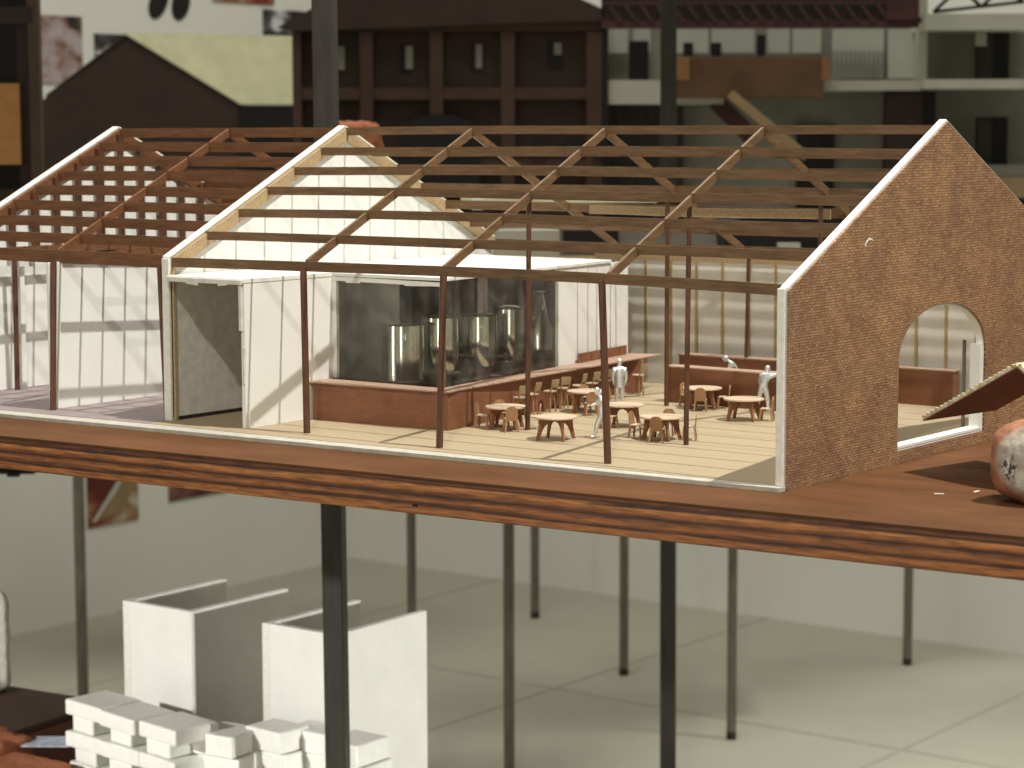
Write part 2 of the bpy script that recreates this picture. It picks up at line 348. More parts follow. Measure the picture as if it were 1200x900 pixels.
part('door_jamb', foam, gw, lambda b: b.box(-.75, -.02, 26.15, 26.55, .8, 6.5))
part('steel_rod', steell, gw, lambda b: b.tube((-1.3, 26.4, 0), (-1.3, 26.4, 6.7), .13))
part('glue_scuff', foam, gw, lambda b: (b.rbox((.15, 9.6, 14.2), (.03, .55, .1), rx=.5), b.rbox((.15, 10.0, 14.25), (.03, .4, .09), rx=-.2), b.rbox((.15, 9.3, 13.95), (.03, .14, .2), rx=.1)))
# partition gable between the two halves and the left gable
mb = MB(); wall_x(mb, XP - .5, XP, 1.0, W - 1.2, lambda y: roof(y) + .1); par = mb.build('partition_gable_wall', foam, md, .03)
mb = MB(); wall_x(mb, XL - .5, XL, 1.0, W, lambda y: roof(y) + .1); lg = mb.build('left_gable_wall', foam, md, .03)
def sloped(b, x0, x1, ya, yb, dz0, dz1, th=None):       # board in the y-z plane following the roof
    b.prism([(x0, ya, roof(ya) + dz0), (x0, yb, roof(yb) + dz0), (x0, yb, roof(yb) + dz1), (x0, ya, roof(ya) + dz1)], (x1 - x0, 0, 0))
for xw, ow, m2 in ((XP, par, tanw), (XL, lg, redp)):
    part('gable_rafter', m2, ow, lambda b: sloped(b, xw + .002, xw + .28, 1.1, 20.3, -.95, .02))
    part('gable_rafter', m2, ow, lambda b: sloped(b, xw + .002, xw + .28, 20.5, W - 1.3, -.95, .02))
    part('foam_edge', foame, ow, lambda b: sloped(b, xw - .62, xw + .06, .85, 20.35, .102, .3), .04)
    part('foam_edge', foame, ow, lambda b: sloped(b, xw - .62, xw + .06, 20.45, W - 1.0, .102, .3), .04)
part('front_edge', foame, par, lambda b: b.box(XP - .6, XP + .1, .72, .98, 0, HE + .55), .04)
part('front_edge', foame, gw, lambda b: b.box(-.56, -.06, -.2, .04, 0, HE + .45), .04)
for ya, yb in ((.1, 20.3), (20.5, W - .1)):
    part('gable_rafter', rafm, gw, lambda b: sloped(b, -.8, -.502, ya + .5, yb, -.7, .1))

# trusses
TX = (-39.24, -27.04, -13.82)
def truss(x, mraf, mpost, inner=True, back=True, front_y=1.3, tilt=0, rear=True, ft=.22, skip=False):
    for ya, yb in ((1.6, 20.32), (20.48, W)):
        part('rafter', mraf, md, lambda b: sloped(b, x - ft / 2, x + ft / 2, ya, yb, -.6, .06))
    if not skip: part('post', mpost, md, lambda b: b.tube((x + .05, front_y + .0, 0), (x - .05 + tilt, 1.3, roof(1.1) - .2), .24, .24, 10), smooth=True)
    if inner:
        part('post', mpost, md, lambda b: b.tube((x - .6, 11.7, .02), (x - .45, 11.7, roof(11.7) - .6), .18, .18, 10), smooth=True)
    if inner and rear:
        part('post', mpost, md, lambda b: b.tube((x - .4, 29.3, .02), (x - .4, 29.3, roof(29.3) - .6), .18, .18, 10), smooth=True)
        part('post', mpost, md, lambda b: b.tube((x - .2, 40.6, .02), (x, 40.6, roof(40.6) - .6), .16, .16, 10), smooth=True)
for i, x in enumerate(TX): truss(x, rafm, postm, inner=i > 0, front_y=(1.35, .95, 1.5)[i], tilt=(0, .25, -.25)[i])
truss(-64.6, redp, postm, inner=False, front_y=.5, skip=True)
part('post', postm, md, lambda b: b.tube((-63.75, -.05, 0), (-63.95, .55, 11.3), .24, .24, 10), smooth=True)
part('post', postm, md, lambda b: b.tube((-76.7, 7.7, 0), (-76.4, 7.5, 11.0), .22, .22, 10), smooth=True)
part('post', postm, md, lambda b: b.tube((XP - .75, 1.2, 0), (XP - 1.1, 1.0, 11.2), .26, .2, 10), smooth=True)
part('post', tanw, md, lambda b: b.box(XP + .12, XP + .42, .9, 1.15, 0, 11.0))
# purlins: thin planks on edge, one object each
def purlin(y, x0, x1, m, h=.64, th=.13, bow=0, zoff=.07, par_=md, sag=0, amp=.05):
    n = 14; zt = roof(y) + zoff; ph = random.random() * 9; mb = MB(); vs = []; fs = []
    for i in range(n + 1):
        t = i / n; x = x0 + (x1 - x0) * t; bz = bow * 4 * t * (1 - t) + amp * math.sin(ph + t * 7) * .8; by = amp * math.cos(ph * 2 + t * 6) + sag * 4 * t * (1 - t)
        for a, b in ((-1, -h), (1, -h), (1, 0), (-1, 0)): vs.append((x, y + by + a * th / 2, zt + bz + b))
    for i in range(n):
        for k in range(4): fs.append((i*4+k, i*4+(k+1) % 4, (i+1)*4+(k+1) % 4, (i+1)*4+k))
    mb.add(vs, fs + [(0, 1, 2, 3), (n*4+3, n*4+2, n*4+1, n*4)])
    return mb.build('purlin', m, par_)
ys = [1.1, 4.7, 8.0, 11.2, 14.3, 17.3, 20.4]
for i, y in enumerate(ys):
    purlin(y, XP + .1, -.5, purl, h=.68 if i == 0 else .62, bow=.2 if i == 0 else .12, th=.16, sag=.35 if i == 0 else 0)
for y in (23.5, 26.5, 29.6, 32.8, 36.1, 39.9): purlin(y, XP + .1, -.5, purl, h=.72)
purlin(31.3, XP + 16, -14.5, tanw, h=.7, zoff=-.75)
ysl = [1.4 + 2.375 * k for k in range(9)]
for i, y in enumerate(ysl): purlin(y, XL + .1, XP - .5, redp, h=.98 if i == 0 else .8, th=.16, amp=.03, bow=.06)
for k in range(1, 8): purlin(20.4 + 2.45 * k, XL + .1, XP - .5, redp, h=.7, amp=.03)
# ceiling joists and hanging studs of the left half
for k in range(10):
    x = -76.2 + 2.45 * k
    part('ceiling_joist', redp, md, lambda b: b.box(x - .09, x + .09, 1.6, 39, 11.3, 11.75))
for k in range(10):
    y = 8.0 + 2.42 * k
    part('stud', postm, lg, lambda b: b.box(XL + .3, XL + .62, y - .24, y + .24, 11.3 if k else 11.3, roof(y) - .3))
    if k % 3 == 1: part('stud', postm, lg, lambda b: b.box(XL + .3, XL + .7, y - .3, y + .3, 11.3, roof(y) - .3))
part('rear_ledger', redp, md, lambda b: b.box(XL + .7, XP - .6, 39.3, 39.6, 10.4, 11.2))
# white walls in the left half
lp = part('white_panel', foam, md, lambda b: b.prism([(-64.1, .15, .03), (-64.4, 12.1, .03), (-64.4, 12.1, 11.2), (-64.1, .15, 11.2)], (-.25, 0, 0)), .02)
part('white_panel', foam, md, lambda b: b.box(-112, -77.2, 8.7, 9.2, 0, 11.2))
part('white_panel', foam, md, lambda b: b.box(-75, -58, 24, 24.4, 0, 11.2))
part('white_panel', foam, md, lambda b: b.box(-71.5, -67.5, 18, 18.4, 0, 6.4))
for x in (-80.4, -83.6, -87): part('shadow_line', dirty, md, lambda b: b.box(x - .06, x + .06, 8.66, 8.7, .2, 10.6))  # line shadows put in as thin darker strips on the panel

# entry box
eb = part('entry_box_side', foam, md, lambda b: b.box(-44.5, -44.15, .45, 9.75, .03, 10.35), .02)
part('entry_box_roof', foam, md, lambda b: b.box(-51.7, -44.12, .3, 13.5, 10.36, 10.68), .03)
part('torn_edge', dirty, eb, lambda b: (b.rbox((-47.9, .25, 10.42), (7.4, .16, .34)), b.rbox((-44.4, .33, 8.6), (.26, .2, 3.2)), b.rbox((-49, .2, 10.2), (1.2, .1, .2), ry=.08), b.rbox((-46, .2, 10.22), (.9, .1, .16), ry=-.1), b.rbox((-44.2, .38, 4.5), (.2, .14, 2.6), ry=.03)), .03)
part('entry_box_back', foam, md, lambda b: b.box(-51.8, -48.5, 12.9, 13.2, .03, 10.35))
part('grey_back_panel', foam, md, lambda b: b.box(-51.9, -46.6, 20.2, 20.5, .03, 10.4))
part('interior_lining', dirty, eb, lambda b: b.box(-51.95, -51.75, .9, 12.9, .3, 10.3))
part('dark_gap', steel, eb, lambda b: b.box(-51.74, -51.7, 1.1, 12.8, .03, .3))

# brewery room
def lerp(a, b, t): return a + (b - a) * t
FR, BR = (-33.4, 9.75), (-37.0, 37.5)                       # ends of the side towards the bar
def side_pt(t): return (lerp(FR[0], BR[0], t), lerp(FR[1], BR[1], t))
part('room_roof', foam, md, lambda b: plan(b, [(-51.9, 9.9), (-33.3, 9.6), (-36.6, 35.2), (-51.9, 35.2)], 10.42, 10.66), .02)
part('room_panel_left', foam, md, lambda b: b.box(-44.15, -43.7, 9.75, 10.0, 2.9, 10.4))
tmid, tend = .62, .92
def wallseg(b, t0, t1, z0, z1, th=.3, off=0):
    (xa, ya), (xb, yb) = side_pt(t0), side_pt(t1)
    plan(b, [(xa - off, ya), (xa - th - off, ya), (xb - th - off, yb), (xb - off, yb)], z0, z1)
part('room_side_wall', foam, md, lambda b: wallseg(b, .60, .915, 0, 10.4), .02)
part('room_end_wall', foam, md, lambda b: wallseg(b, .92, 1.03, 0, 10.4, .3, 0), .02)
part('glass_pane', glass, md, lambda b: b.box(-43.7, -33.55, 9.72, 9.84, 2.86, 10.41))
part('glass_pane', glass, md, lambda b: wallseg(b, .004, .60, 2.86, 10.41, .12))
part('pane_edge', steell, md, lambda b: b.box(-33.56, -33.44, 9.66, 9.78, 2.86, 10.41))
part('glue_smear', foam, md, lambda b: (b.rbox((-38.7, 9.68, 10.2), (10.0, .05, .3), ry=.008), b.rbox((-36, 9.66, 10.08), (2.2, .04, .2), ry=-.02), b.rbox((-42, 9.66, 10.05), (1.4, .04, .16)), b.rbox((-33.5, 9.62, 9.9), (.25, .04, .9))))
part('dark_back_panel', darkcard, md, lambda b: b.box(-50.6, -50.3, 24.4, 37, .03, 10.4))
part('dark_back_panel', darkcard, md, lambda b: b.box(-50.3, -37.5, 36.6, 36.9, .03, 10.4))
part('tank_platform', darkcard, md, lambda b: b.box(-50, -39.5, 15.5, 36, .03, .5))

# rear wall with battens
rw = part('rear_wall', foam, md, lambda b: b.box(-43, -.6, 42.4, 42.8, 0, 11.15), .02)
for k in range(17):
    x = -40.5 + 2.5 * k
    part('batten', brass, rw, lambda b: b.box(x - .1, x + .1, 42.22, 42.398, 0, 10.9))
part('rear_ledger', tanw, rw, lambda b: b.box(-43, -.6, 42.0, 42.2, 10.3, 11.0))

# ------------------------------------------------------------------ counters
CH = 2.85
bc = thing('bar_counter', (-38, 8, 0), 'long reddish veneer bar counter bending round the glass room with stools along it', 'counter')
part('front_panel', counterm, bc, lambda b: plan(b, [(-43.95, 7.3), (-31.85, 7.95), (-31.85, 8.25), (-43.95, 7.6)], .03, CH - .13))
part('side_panel', counterm, bc, lambda b: plan(b, [(-31.85, 8.26), (-32.15, 8.26), (-35.3, 34.6), (-35.0, 34.6)], .03, CH - .13))
part('counter_top', ctop, bc, lambda b: (plan(b, [(-44.1, 7.05), (-31.6, 7.7), (-31.9, 9.3), (-44.1, 9.3)], CH - .12, CH)), .02)
part('counter_top', ctop, bc, lambda b: plan(b, [(-31.92, 9.31), (-33.4, 9.31), (-36.9, 38.2), (-34.4, 39.3)], CH - .12, CH), .02)
part('end_panel', counterm, bc, lambda b: plan(b, [(-35.0, 34.6), (-35.3, 34.6), (-34.2, 35.9), (-34.0, 35.7)], .03, CH - .13))
part('upstand_board', counterm, bc, lambda b: wallseg(b, .70, 1.0, CH + .005, CH + .75, .12, -.35), .02)
def counter(name, x0, x1, y0, y1, label, rz=0, ch=CH):
    cx, cy = (x0 + x1) / 2, (y0 + y1) / 2
    t = thing(name, (cx, cy, 0), label, 'counter')
    part('body', counterm, t, lambda b: b.rbox((cx, cy, (ch - .12) / 2 + .02), (x1 - x0, y1 - y0, ch - .15)), .02)
    part('counter_top', ctop, t, lambda b: b.rbox((cx, cy, ch - .06), (x1 - x0 + .12, y1 - y0 + .12, .13)), .02)
    t.rotation_euler = (0, 0, rz); return t
counter('service_counter', -29.1, -15.5, 31.5, 32.9, 'reddish veneer counter behind the round tables near the rear wall', -.015)
counter('back_counter', -33.4, -20.5, 40.3, 41.6, 'long reddish back counter against the battened rear wall behind the bending figure')
counter('arch_counter', -18.6, -9.2, 41.2-.2, 42.15-.2+.0, 'reddish counter with pale end seen through the arched doorway', 0)

# ------------------------------------------------------------------ tables, chairs, stools
def make_table(loc, rz, label, group):
    t = thing('round_table', loc, label, 'table', group); x, y, z = loc
    part('table_top', tabtop, t, lambda b: b.lathe((x, y, z), [(1.46, 1.48), (1.5, 1.52), (1.48, 1.6)], 36), smooth=True)
    for k in range(2):
        a = PI / 4 + k * PI / 2; d = Vector((math.cos(a), math.sin(a), 0)); nrm = Vector((-d.y, d.x, 0)) * .07
        for sgn in (-1, 1):              # splayed leg with half an arch cut into the board
            pts = [(0.0, 1.47), (1.22, 1.47), (1.28, .8), (1.46, 0), (1.24, 0), (1.08, .5), (.88, .9), (.55, 1.17), (0, 1.25)]
            P3 = [Vector((x, y, z)) + d * u * sgn + Vector((0, 0, v)) - nrm for u, v in pts]
            part('leg', tableg, t, lambda b: b.prism(P3, nrm * 2), label=None)
    t.rotation_euler = (0, 0, rz); return t
TG = 'round miniature tables in the open hall'
tabs = [(-29.4, 11.5, .4, 'round table nearest the bar corner with chairs tucked round it'),
        (-23.1, 8.8, .25, 'round table with no chairs, nearest the front edge of the hall'),
        (-30.3, 22.7, .6, 'round table beside the bar stools, just left of the walking silver figure'),
        (-23.3, 17.3, .35, 'round table directly behind the brown front post with the walking figure beside it'),
        (-17.3, 13.1, .15, 'round table ringed by four chairs in front of the middle post'),
        (-24.4, 29.6, .5, 'round table standing closest to the service counter, behind a brown post'),
        (-18.2, 25.4, .3, 'round table nearest the brick gable wall with one chair on its right')]
t0 = None
for x, y, rz, lab in tabs:
    if t0 is None: t0 = make_table((x, y, .03), rz, lab, TG)
    else: copy_tree(t0, (x, y, .03), rz, lab, TG)
def rounded(w_, h_, z0, r, n=6):
    pts = [(-w_ / 2, z0), (w_ / 2, z0)]
    for i in range(n + 1): a = i * PI / 2 / n; pts.append((w_ / 2 - r + r * math.cos(a), z0 + h_ - r + r * math.sin(a)))
    for i in range(n + 1): a = PI / 2 + i * PI / 2 / n; pts.append((-w_ / 2 + r + r * math.cos(a), z0 + h_ - r + r * math.sin(a)))
    return pts
def make_chair(loc, rz, label, group):        # faces +y, back at -y
    t = thing('chair', loc, label, 'chair', group); x, y, z = loc
    part('seat', tabtop, t, lambda b: b.box(x - .44, x + .44, y - .42, y + .44, z + .86, z + .93), .02)
    part('backrest', chairw, t, lambda b: b.prism([(x + u, y - .44 - (v - .9) * .1, z + v) for u, v in rounded(.86, 1.02, .78, .36)], (0, .08, 0)), .01)
    for sx in (-1, 1):
        for sy in (-1, 1):
            part('leg', chairw, t, lambda b: b.beam((x + sx * .38, y + sy * .36, z + .87), (x + sx * .46, y + sy * .46, z), .12, .12))
    t.rotation_euler = (0, 0, rz); return t
CG = 'miniature wooden chairs round the tables'
def at_table(i, ang, r=1.75): tx, ty = tabs[i][:2]; return tx + r * math.cos(ang), ty + r * math.sin(ang), ang + PI / 2
D = math.radians
chs = [(0, D(200), 1.7, 'chair seen in profile on the left of the table nearest the bar corner'),
       (0, D(-42), 1.7, 'chair with rounded back to the viewer at the table nearest the bar corner'),
       (0, D(140), 1.6, 'half hidden chair behind the left leg of the table nearest the bar corner'),
       (0, D(30), 2.0, 'chair partly behind the tall brown post, right of the table nearest the bar corner'),
       (2, D(-45), 2.1, 'chair with its back to the viewer directly left of the walking silver figure'),
       (2, D(130), 1.9, 'chair whose rounded top just shows behind the table beside the stools'),
       (3, D(-95), 1.6, 'chair between the walking figure and the right hand table leg'),
       (4, D(190), 1.8, 'chair on the left of the table ringed by four chairs'),
       (4, D(-68), 1.5, 'chair with its rounded back to the viewer at the table ringed by four chairs'),
       (4, D(30), 1.9, 'chair in profile on the right of the table ringed by four chairs'),
       (4, D(112), 2.2, 'chair at the far side of the table ringed by four chairs, showing above its top'),
       (5, D(-62), 1.7, 'chair with its back to the viewer at the table closest to the service counter'),
       (5, D(35), 1.6, 'chair on the right of the table closest to the service counter'),
       (5, D(165), 1.6, 'chair on the left of the table closest to the service counter'),
       (6, D(20), 1.7, 'chair on the right of the table nearest the brick gable, below the leaning figure')]
c0 = None
for i, a, r, lab in chs:
    x, y, rz = at_table(i, a, r)
    if c0 is None: c0 = make_chair((x, y, .03), rz, lab, CG)
    else: copy_tree(c0, (x, y, .03), rz, lab, CG)
def make_stool(loc, rz, label, group):
    t = thing('bar_stool', loc, label, 'bar stool', group); x, y, z = loc
    part('seat', tabtop, t, lambda b: b.lathe((x, y, z), [(.46, 1.5), (.5, 1.54), (.48, 1.6)], 20), smooth=True)
    part('backrest', tanw, t, lambda b: b.prism([(x + u, y - .46 - (v - 1.6) * .22, z + v) for u, v in rounded(.8, .62, 1.85, .1)], (0, .08, 0)))
    for sx in (-1, 1):
        part('back_strut', tanw, t, lambda b: b.beam((x + sx * .33, y - .38, z + 1.55), (x + sx * .34, y - .55, z + 2.3), .09, .07))
    for k in range(4):
        a = PI / 4 + k * PI / 2
        part('leg', chairw, t, lambda b: b.beam((x + .25 * math.cos(a), y + .25 * math.sin(a), z + 1.5), (x + .46 * math.cos(a), y + .46 * math.sin(a), z), .09, .09))
    t.rotation_euler = (0, 0, rz); return t
SG = 'bar stools lined up along the bar counter'
names = ['bar stool nearest the bend of the bar, above the table nearest the corner', 'second bar stool from the bend, left of the tall brown post', 'third bar stool from the bend, just right of the tall brown post',
         'fourth bar stool from the bend, turned a little away', 'fifth bar stool from the bend, square back facing the hall', 'sixth bar stool from the bend, beside the square backed one',
         'seventh bar stool, turned sideways above the small round table', 'last bar stool, standing right behind the upright silver figure']
sp = [(-32.0, 16.6, 1.3), (-32.5, 18.8, 1.75), (-32.6, 21.2, 1.5), (-33.0, 23.4, 1.15), (-33.1, 25.6, 1.9), (-33.2, 27.5, 1.6), (-33.5, 29.8, 1.1), (-33.6, 35.2 - .6, 1.6)]
s0 = None
for (x, y, a), lab in zip(sp, names):
    rz = a - .05
    if s0 is None: s0 = make_stool((x, y, .03), rz, lab, SG)
    else: copy_tree(s0, (x, y, .03), rz, lab, SG)

# ------------------------------------------------------------------ tanks
def tank(i, x, y, r, h, zb, label, cone=False, stand='stand'):
    t = thing('brewing_tank', (x, y, .5), label, 'tank', 'chrome brewing tanks in the glass room')
    if cone: pr = [(r * .6, 0), (r, .6), (r * .98, h * .45), (r * .35, h * .98), (r * .3, h)]
    else: pr = [(r * .96, 0), (r, .08), (r, h * .5), (r * .985, h * .96), (r * .96, h), (r * .5, h + .16), (r * .1, h + .2)]
    part('vessel', chrome, t, lambda b: b.lathe((x, y, zb), pr, 56), smooth=True)
    part('lid_ring', steell, t, lambda b: b.lathe((x, y, zb), [(r * 1.0, h - .12), (r * 1.035, h - .06), (r * 1.0, h + .02)] if not cone else [(r * .31, h), (r * .36, h + .05), (r * .3, h + .12)], 40), smooth=True)
    part('base_ring', steell, t, lambda b: b.lathe((x, y, zb), [(r * .9, -.12), (r * 1.04, -.06), (r * .98, .04)], 40), smooth=True)
    part('cup_stand', tanw, t, lambda b: b.lathe((x, y, .5), [(r * .5, 0), (r * .62, (zb - .5) * .6), (r * .8, zb - .63)], 24), smooth=True)
    part('valve', chrome, t, lambda b: (b.tube((x + r * .7, y - r * .72, zb + h * .8), (x + r * .95, y - r * .95, zb + h * .8), .12), b.tube((x + r * .95, y - r * .95, zb + h * .8 - .2), (x + r * .95, y - r * .95, zb + h * .8 + .2), .09)), smooth=True)
tank(0, -44.2, 18.0, 1.62, 4.35, 2.0, 'widest chrome brewing tank, at the front of the row in the glass room')
tank(1, -43.7, 21.9, 1.45, 4.4, 2.3, 'chrome brewing tank right behind the brown post, second in the row')
tank(2, -42.9, 25.9, 1.42, 4.1, 2.5, 'chrome brewing tank in the middle of the row, just past the glass corner')
tank(3, -43.2, 30.4, 1.35, 4.3, 2.6, 'fourth chrome brewing tank, tall and pale, left of the second post')
tank(4, -43.2, 34.3, 1.6, 5.2, 2.6, 'cone topped chrome tank at the far end of the row', True)

# ------------------------------------------------------------------ silver figures (written at 1 unit = 1 cm, body height about 3.5)
def figure(loc, rz, joints, label, coat=False, arms_up=False):
    J = {k: Vector(v[:3]) for k, v in joints.items()}
    E = [('hip', 'waist'), ('waist', 'chest'), ('chest', 'neck'), ('neck', 'head0'), ('head0', 'head1'),
         ('chest', 'shl'), ('shl', 'ell'), ('ell', 'wrl'), ('wrl', 'hal'), ('chest', 'shr'), ('shr', 'elr'), ('elr', 'wrr'), ('wrr', 'har'),
         ('hip', 'hpl'), ('hpl', 'knl'), ('knl', 'anl'), ('anl', 'tol'), ('hip', 'hpr'), ('hpr', 'knr'), ('knr', 'anr'), ('anr', 'tor')]
    Rr = dict(hip=.31, waist=.29, chest=.36, neck=.12, head0=.17, head1=.19, shl=.2, shr=.2, ell=.15, elr=.15, wrl=.11, wrr=.11, hal=.09, har=.09,
              hpl=.24, hpr=.24, knl=.18, knr=.18, anl=.12, anr=.12, tol=.1, tor=.1)
    ks = list(J); me = bpy.data.meshes.new('tmp'); me.from_pydata([J[k] for k in ks], [(ks.index(a), ks.index(b)) for a, b in E], [])
    o = bpy.data.objects.new('tmp', me); C.objects.link(o)
    sk = o.modifiers.new('s', 'SKIN'); su = o.modifiers.new('u', 'SUBSURF'); su.levels = 2; su.render_levels = 2
    if not me.skin_vertices:
        bm = bmesh.new(); bm.from_mesh(me); bm.verts.layers.skin.verify(); bm.to_mesh(me); bm.free()
    for i, k in enumerate(ks):
        r = Rr[k]; me.skin_vertices[0].data[i].radius = (r, r * (.8 if k in ('chest', 'waist', 'hip') else 1)); me.skin_vertices[0].data[i].use_root = k == 'hip'
    dg = bpy.context.evaluated_depsgraph_get(); dg.update(); ev = o.evaluated_get(dg).to_mesh()
    vs = [v.co.copy() for v in ev.vertices]; fs = [tuple(p.vertices) for p in ev.polygons]; o.evaluated_get(dg).to_mesh_clear()
    bpy.data.objects.remove(o)
    # head: skull, hair cap, nose, ears, chin joined in the cast metal
    hd = (J['head1'] - J['head0']).normalized(); hc = J['head0'] + hd * .17
    t = thing('silver_figure', loc, label, 'figurine', 'silver scale figures in the hall')
    body = MB(); body.add(vs, fs)
    def blob(c, r, n=10):
        prof = [(max(.001, math.sin(PI * i / n)) * r[0], -math.cos(PI * i / n) * r[2]) for i in range(n + 1)]
        body.lathe(c, prof, 14)
    blob(hc, (.185, .2, .25)); blob(hc + Vector((0, .2, -.02)), (.035, .04, .06), 5); blob(hc + Vector((.19, 0, -.02)), (.03, .03, .06), 5); blob(hc + Vector((-.19, 0, -.02)), (.03, .03, .06), 5)
    blob(hc + Vector((0, -.03, .07)), (.2, .2, .2))
    for sd, a, b_ in (('l', 'wrl', 'hal'), ('r', 'wrr', 'har')):          # fingers
        h0 = J[b_]; dr = (J[b_] - J[a]).normalized(); sidev = dr.cross(Vector((0, 1, .3))).normalized()
        for q in range(4):
            p = h0 + sidev * (q - 1.5) * .045; body.tube(p, p + dr * (.15, .19, .18, .13)[q], .024, .018, 6)
        body.tube(h0 + sidev * .07 - dr * .06, h0 + sidev * .15 + dr * .06, .026, .018, 6)
    if coat:
        body.lathe(J['hip'] + Vector((0, 0, -.42)), [(.40, 0), (.37, .3), (.33, .75), (.36, 1.2), (.3, 1.42)], 20)
    R_ = Matrix.Rotation(rz, 3, 'Z'); L_ = Vector(loc)
    b = MB(); b.add(body.v, body.f); b.v = [v + L_ for v in b.v]
    o = b.build('body', silver, t, smooth=True); o.data.materials[0] = silver
    o.data.shade_smooth() if hasattr(o.data, 'shade_smooth') else None
    t.rotation_euler = (0, 0, rz)
    return t
base = dict(hip=(0, 0, 1.8), waist=(0, 0, 2.2), chest=(0, .0, 2.65), neck=(0, 0, 2.98), head0=(0, .02, 3.15), head1=(0, .03, 3.32),
            shl=(-.42, 0, 2.75), ell=(-.52, -.02, 2.2), wrl=(-.45, .15, 1.8), hal=(-.42, .2, 1.66), shr=(.42, 0, 2.75), elr=(.52, -.02, 2.2), wrr=(.45, .15, 1.8), har=(.42, .2, 1.66),
            hpl=(-.2, 0, 1.65), knl=(-.21, .04, .95), anl=(-.21, 0, .14), tol=(-.23, .28, .08), hpr=(.2, 0, 1.65), knr=(.21, .04, .95), anr=(.21, 0, .14), tor=(.23, .28, .08))
figure((-30.7, 27.7, .03), .6, base, 'silver figure in a long jacket standing upright by the stools', coat=True)
walk = dict(base); walk.update(chest=(0, .12, 2.62), neck=(0, .2, 2.95), head0=(0, .3, 3.08), head1=(0, .36, 3.24), elr=(.5, .3, 2.3), wrr=(.4, .62, 2.2), har=(.38, .78, 2.2),
    ell=(-.5, -.3, 2.25), wrl=(-.45, -.35, 1.85), hal=(-.44, -.32, 1.7), shl=(-.4, .1, 2.72), shr=(.4, .14, 2.72), knl=(-.2, .35, .98), anl=(-.2, .52, .14), tol=(-.2, .82, .08), knr=(.2, -.12, .95), anr=(.22, -.55, .16), tor=(.24, -.3, .07))
figure((-21.0, 11.3, .03), 2.25, walk, 'silver figure striding past the brown front post between the round tables')
bend = dict(base); bend.update(waist=(0, .08, 2.2), chest=(0, .38, 2.55), neck=(0, .62, 2.78), head0=(0, .76, 2.86), head1=(0, .88, 2.96), shl=(-.4, .42, 2.6), shr=(.4, .42, 2.6),
    ell=(-.46, .62, 2.1), elr=(.46, .62, 2.1), wrl=(-.3, .95, 1.9), hal=(-.25, 1.1, 1.88), wrr=(.3, .95, 1.9), har=(.25, 1.1, 1.88))
figure((-24.9, 35.4, .35), 2.1, bend, 'silver figure bending forward between the two rear counters')
lean = dict(base); lean.update(waist=(.05, .05, 2.2), chest=(.1, .22, 2.6), neck=(.12, .36, 2.92), head0=(.12, .45, 3.06), head1=(.12, .5, 3.22), shl=(-.3, .22, 2.7), shr=(.5, .22, 2.72),
    elr=(.98, .3, 2.85), wrr=(1.4, .42, 3.0), har=(1.58, .46, 3.05), ell=(-.5, .5, 2.3), wrl=(-.55, .75, 1.95), hal=(-.55, .9, 1.85),
    hpl=(-.2, 0, 1.66), knl=(-.34, -.05, .95), anl=(-.5, -.25, .14), tol=(-.55, .02, .08), knr=(.3, .12, .95), anr=(.42, -.05, .14), tor=(.46, .24, .08))
figure((-19.4, 30.2, .03), .15, lean, 'silver figure leaning with one arm stretched towards the brick gable')

